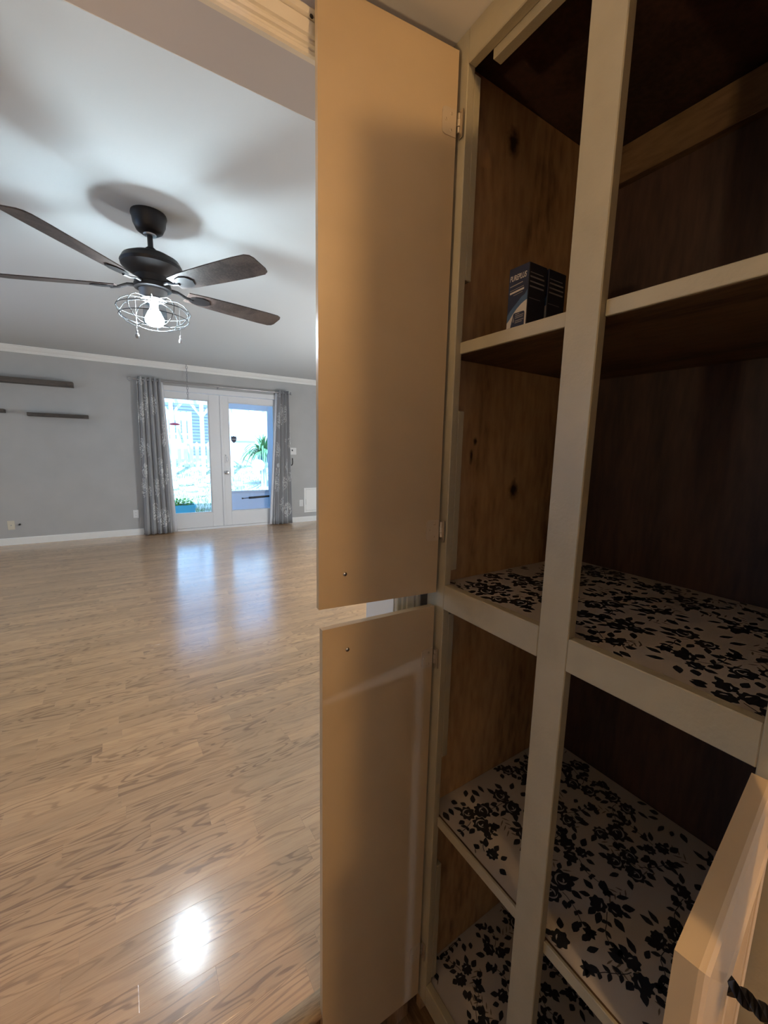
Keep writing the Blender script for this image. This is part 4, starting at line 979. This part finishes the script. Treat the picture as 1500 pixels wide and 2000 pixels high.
# planter with green leaves
PX, PYY = 0.80, 7.35
pl = thing('planter_tub', 'turquoise planter tub of bright green leaves outside the left glass', 'planter', (PX, PYY, gz(PYY)))
pzt = 0.335; tub = MB(); z0_ = gz(PYY)
def rr_(s_, z_): return [(PX+sx*s_*0.215, PYY+sy*s_*0.13, z_) for sx, sy in ((-1, -.8), (-.9, -1), (.9, -1), (1, -.8), (1, .8), (.9, 1), (-.9, 1), (-1, .8))]
tub.loft([rr_(0.85, z0_), rr_(0.98, pzt-0.05), rr_(1.04, pzt-0.05), rr_(1.04, pzt), rr_(0.96, pzt), rr_(0.94, pzt-0.03)]); tub.build('tub', M['teal'], pl)
lv = MB(); nr = random.Random(9)
for q in range(260):
    a = nr.uniform(0, 6.28); c = Vector((PX+nr.uniform(-.19, .19), PYY+nr.uniform(-.11, .11), pzt-0.02+nr.uniform(0, .09))); l_ = nr.uniform(.03, .06)
    d = Vector((math.cos(a), math.sin(a), nr.uniform(.1, .9))).normalized(); s_ = d.cross(Vector((0, 0, 1))).normalized()*l_*0.35
    lv.add([c, c+d*l_*0.5+s_, c+d*l_, c+d*l_*0.5-s_], [(0, 1, 2, 3)])
o = lv.build('foliage', M['leaf'], pl); o['kind'] = 'stuff'

# arching strap-leaved plant in the yard
ap_ = thing('arching_plant', 'green arching strap-leaf potted plant on a pedestal seen through the right pane', 'plant', (3.02, 10.2, gz(10.2)))
nr = random.Random(21); cc = Vector((3.02, 10.2, 1.20)); gq = gz(10.2)
MB().lathe([(0.0, gq-0.01), (0.13, gq-0.01), (0.13, gq+0.05), (0.07, gq+0.08), (0.06, 0.86), (0.12, 0.90), (0.12, 0.93), (0.0, 0.93)], (cc.x, cc.y, 0), 16).build('pedestal', M['rock'], ap_, smooth='auto')
MB().lathe([(0.0, 0.931), (0.11, 0.931), (0.16, 1.12), (0.17, 1.16), (0.15, 1.16), (0.14, 1.13), (0.0, 1.12)], (cc.x, cc.y, 0), 20).build('pot', M['teal_pot'], ap_, smooth='auto')
for q in range(120):
    a = nr.uniform(0, 6.28); el = nr.uniform(0.2, 1.45); l_ = nr.uniform(.50, .85); w_ = 0.028; d = Vector((math.cos(a)*math.cos(el), math.sin(a)*math.cos(el), math.sin(el)))
    p = cc+Vector((0.05*math.cos(a), 0.05*math.sin(a), -0.05)); s_ = d.cross(Vector((0, 0, 1))).normalized(); V = []
    for k_ in range(8):
        ww = w_*(1-(k_/7)**2)+0.002; V += [tuple(p+s_*ww), tuple(p-s_*ww)]
        p = p+d*(l_/7); d = (d+Vector((0, 0, -0.36))).normalized()
    mb = MB().add(V, [(2*k_, 2*k_+1, 2*k_+3, 2*k_+2) for k_ in range(7)]); mb.build('leaf', M['frond'], ap_)

# red bird feeder hanging under the eave
bx_ = P2(341, 829, 7.25)
bf = thing('bird_feeder', 'red saucer bird feeder hanging from the eave outside the left glass', 'bird feeder', (bx_.x, 7.25, bx_.z))
MB().lathe([(0.0, -0.012), (0.05, -0.012), (0.085, 0.0), (0.06, 0.016), (0.02, 0.026), (0.0, 0.028)], (bx_.x, 7.25, bx_.z), 20).build('saucer', M['red'], bf, smooth=True)
MB().tube([(bx_.x, 7.25, bx_.z+0.025), (bx_.x, 7.25, 2.61)], 0.0025, 6).build('hanger_wire', M['steel'], bf)
MB().tube([(bx_.x+0.02*math.sin(t*0.6), 7.25, bx_.z+0.20+0.012*t) for t in range(12)], 0.004, 6).build('hook', M['fence'], bf)
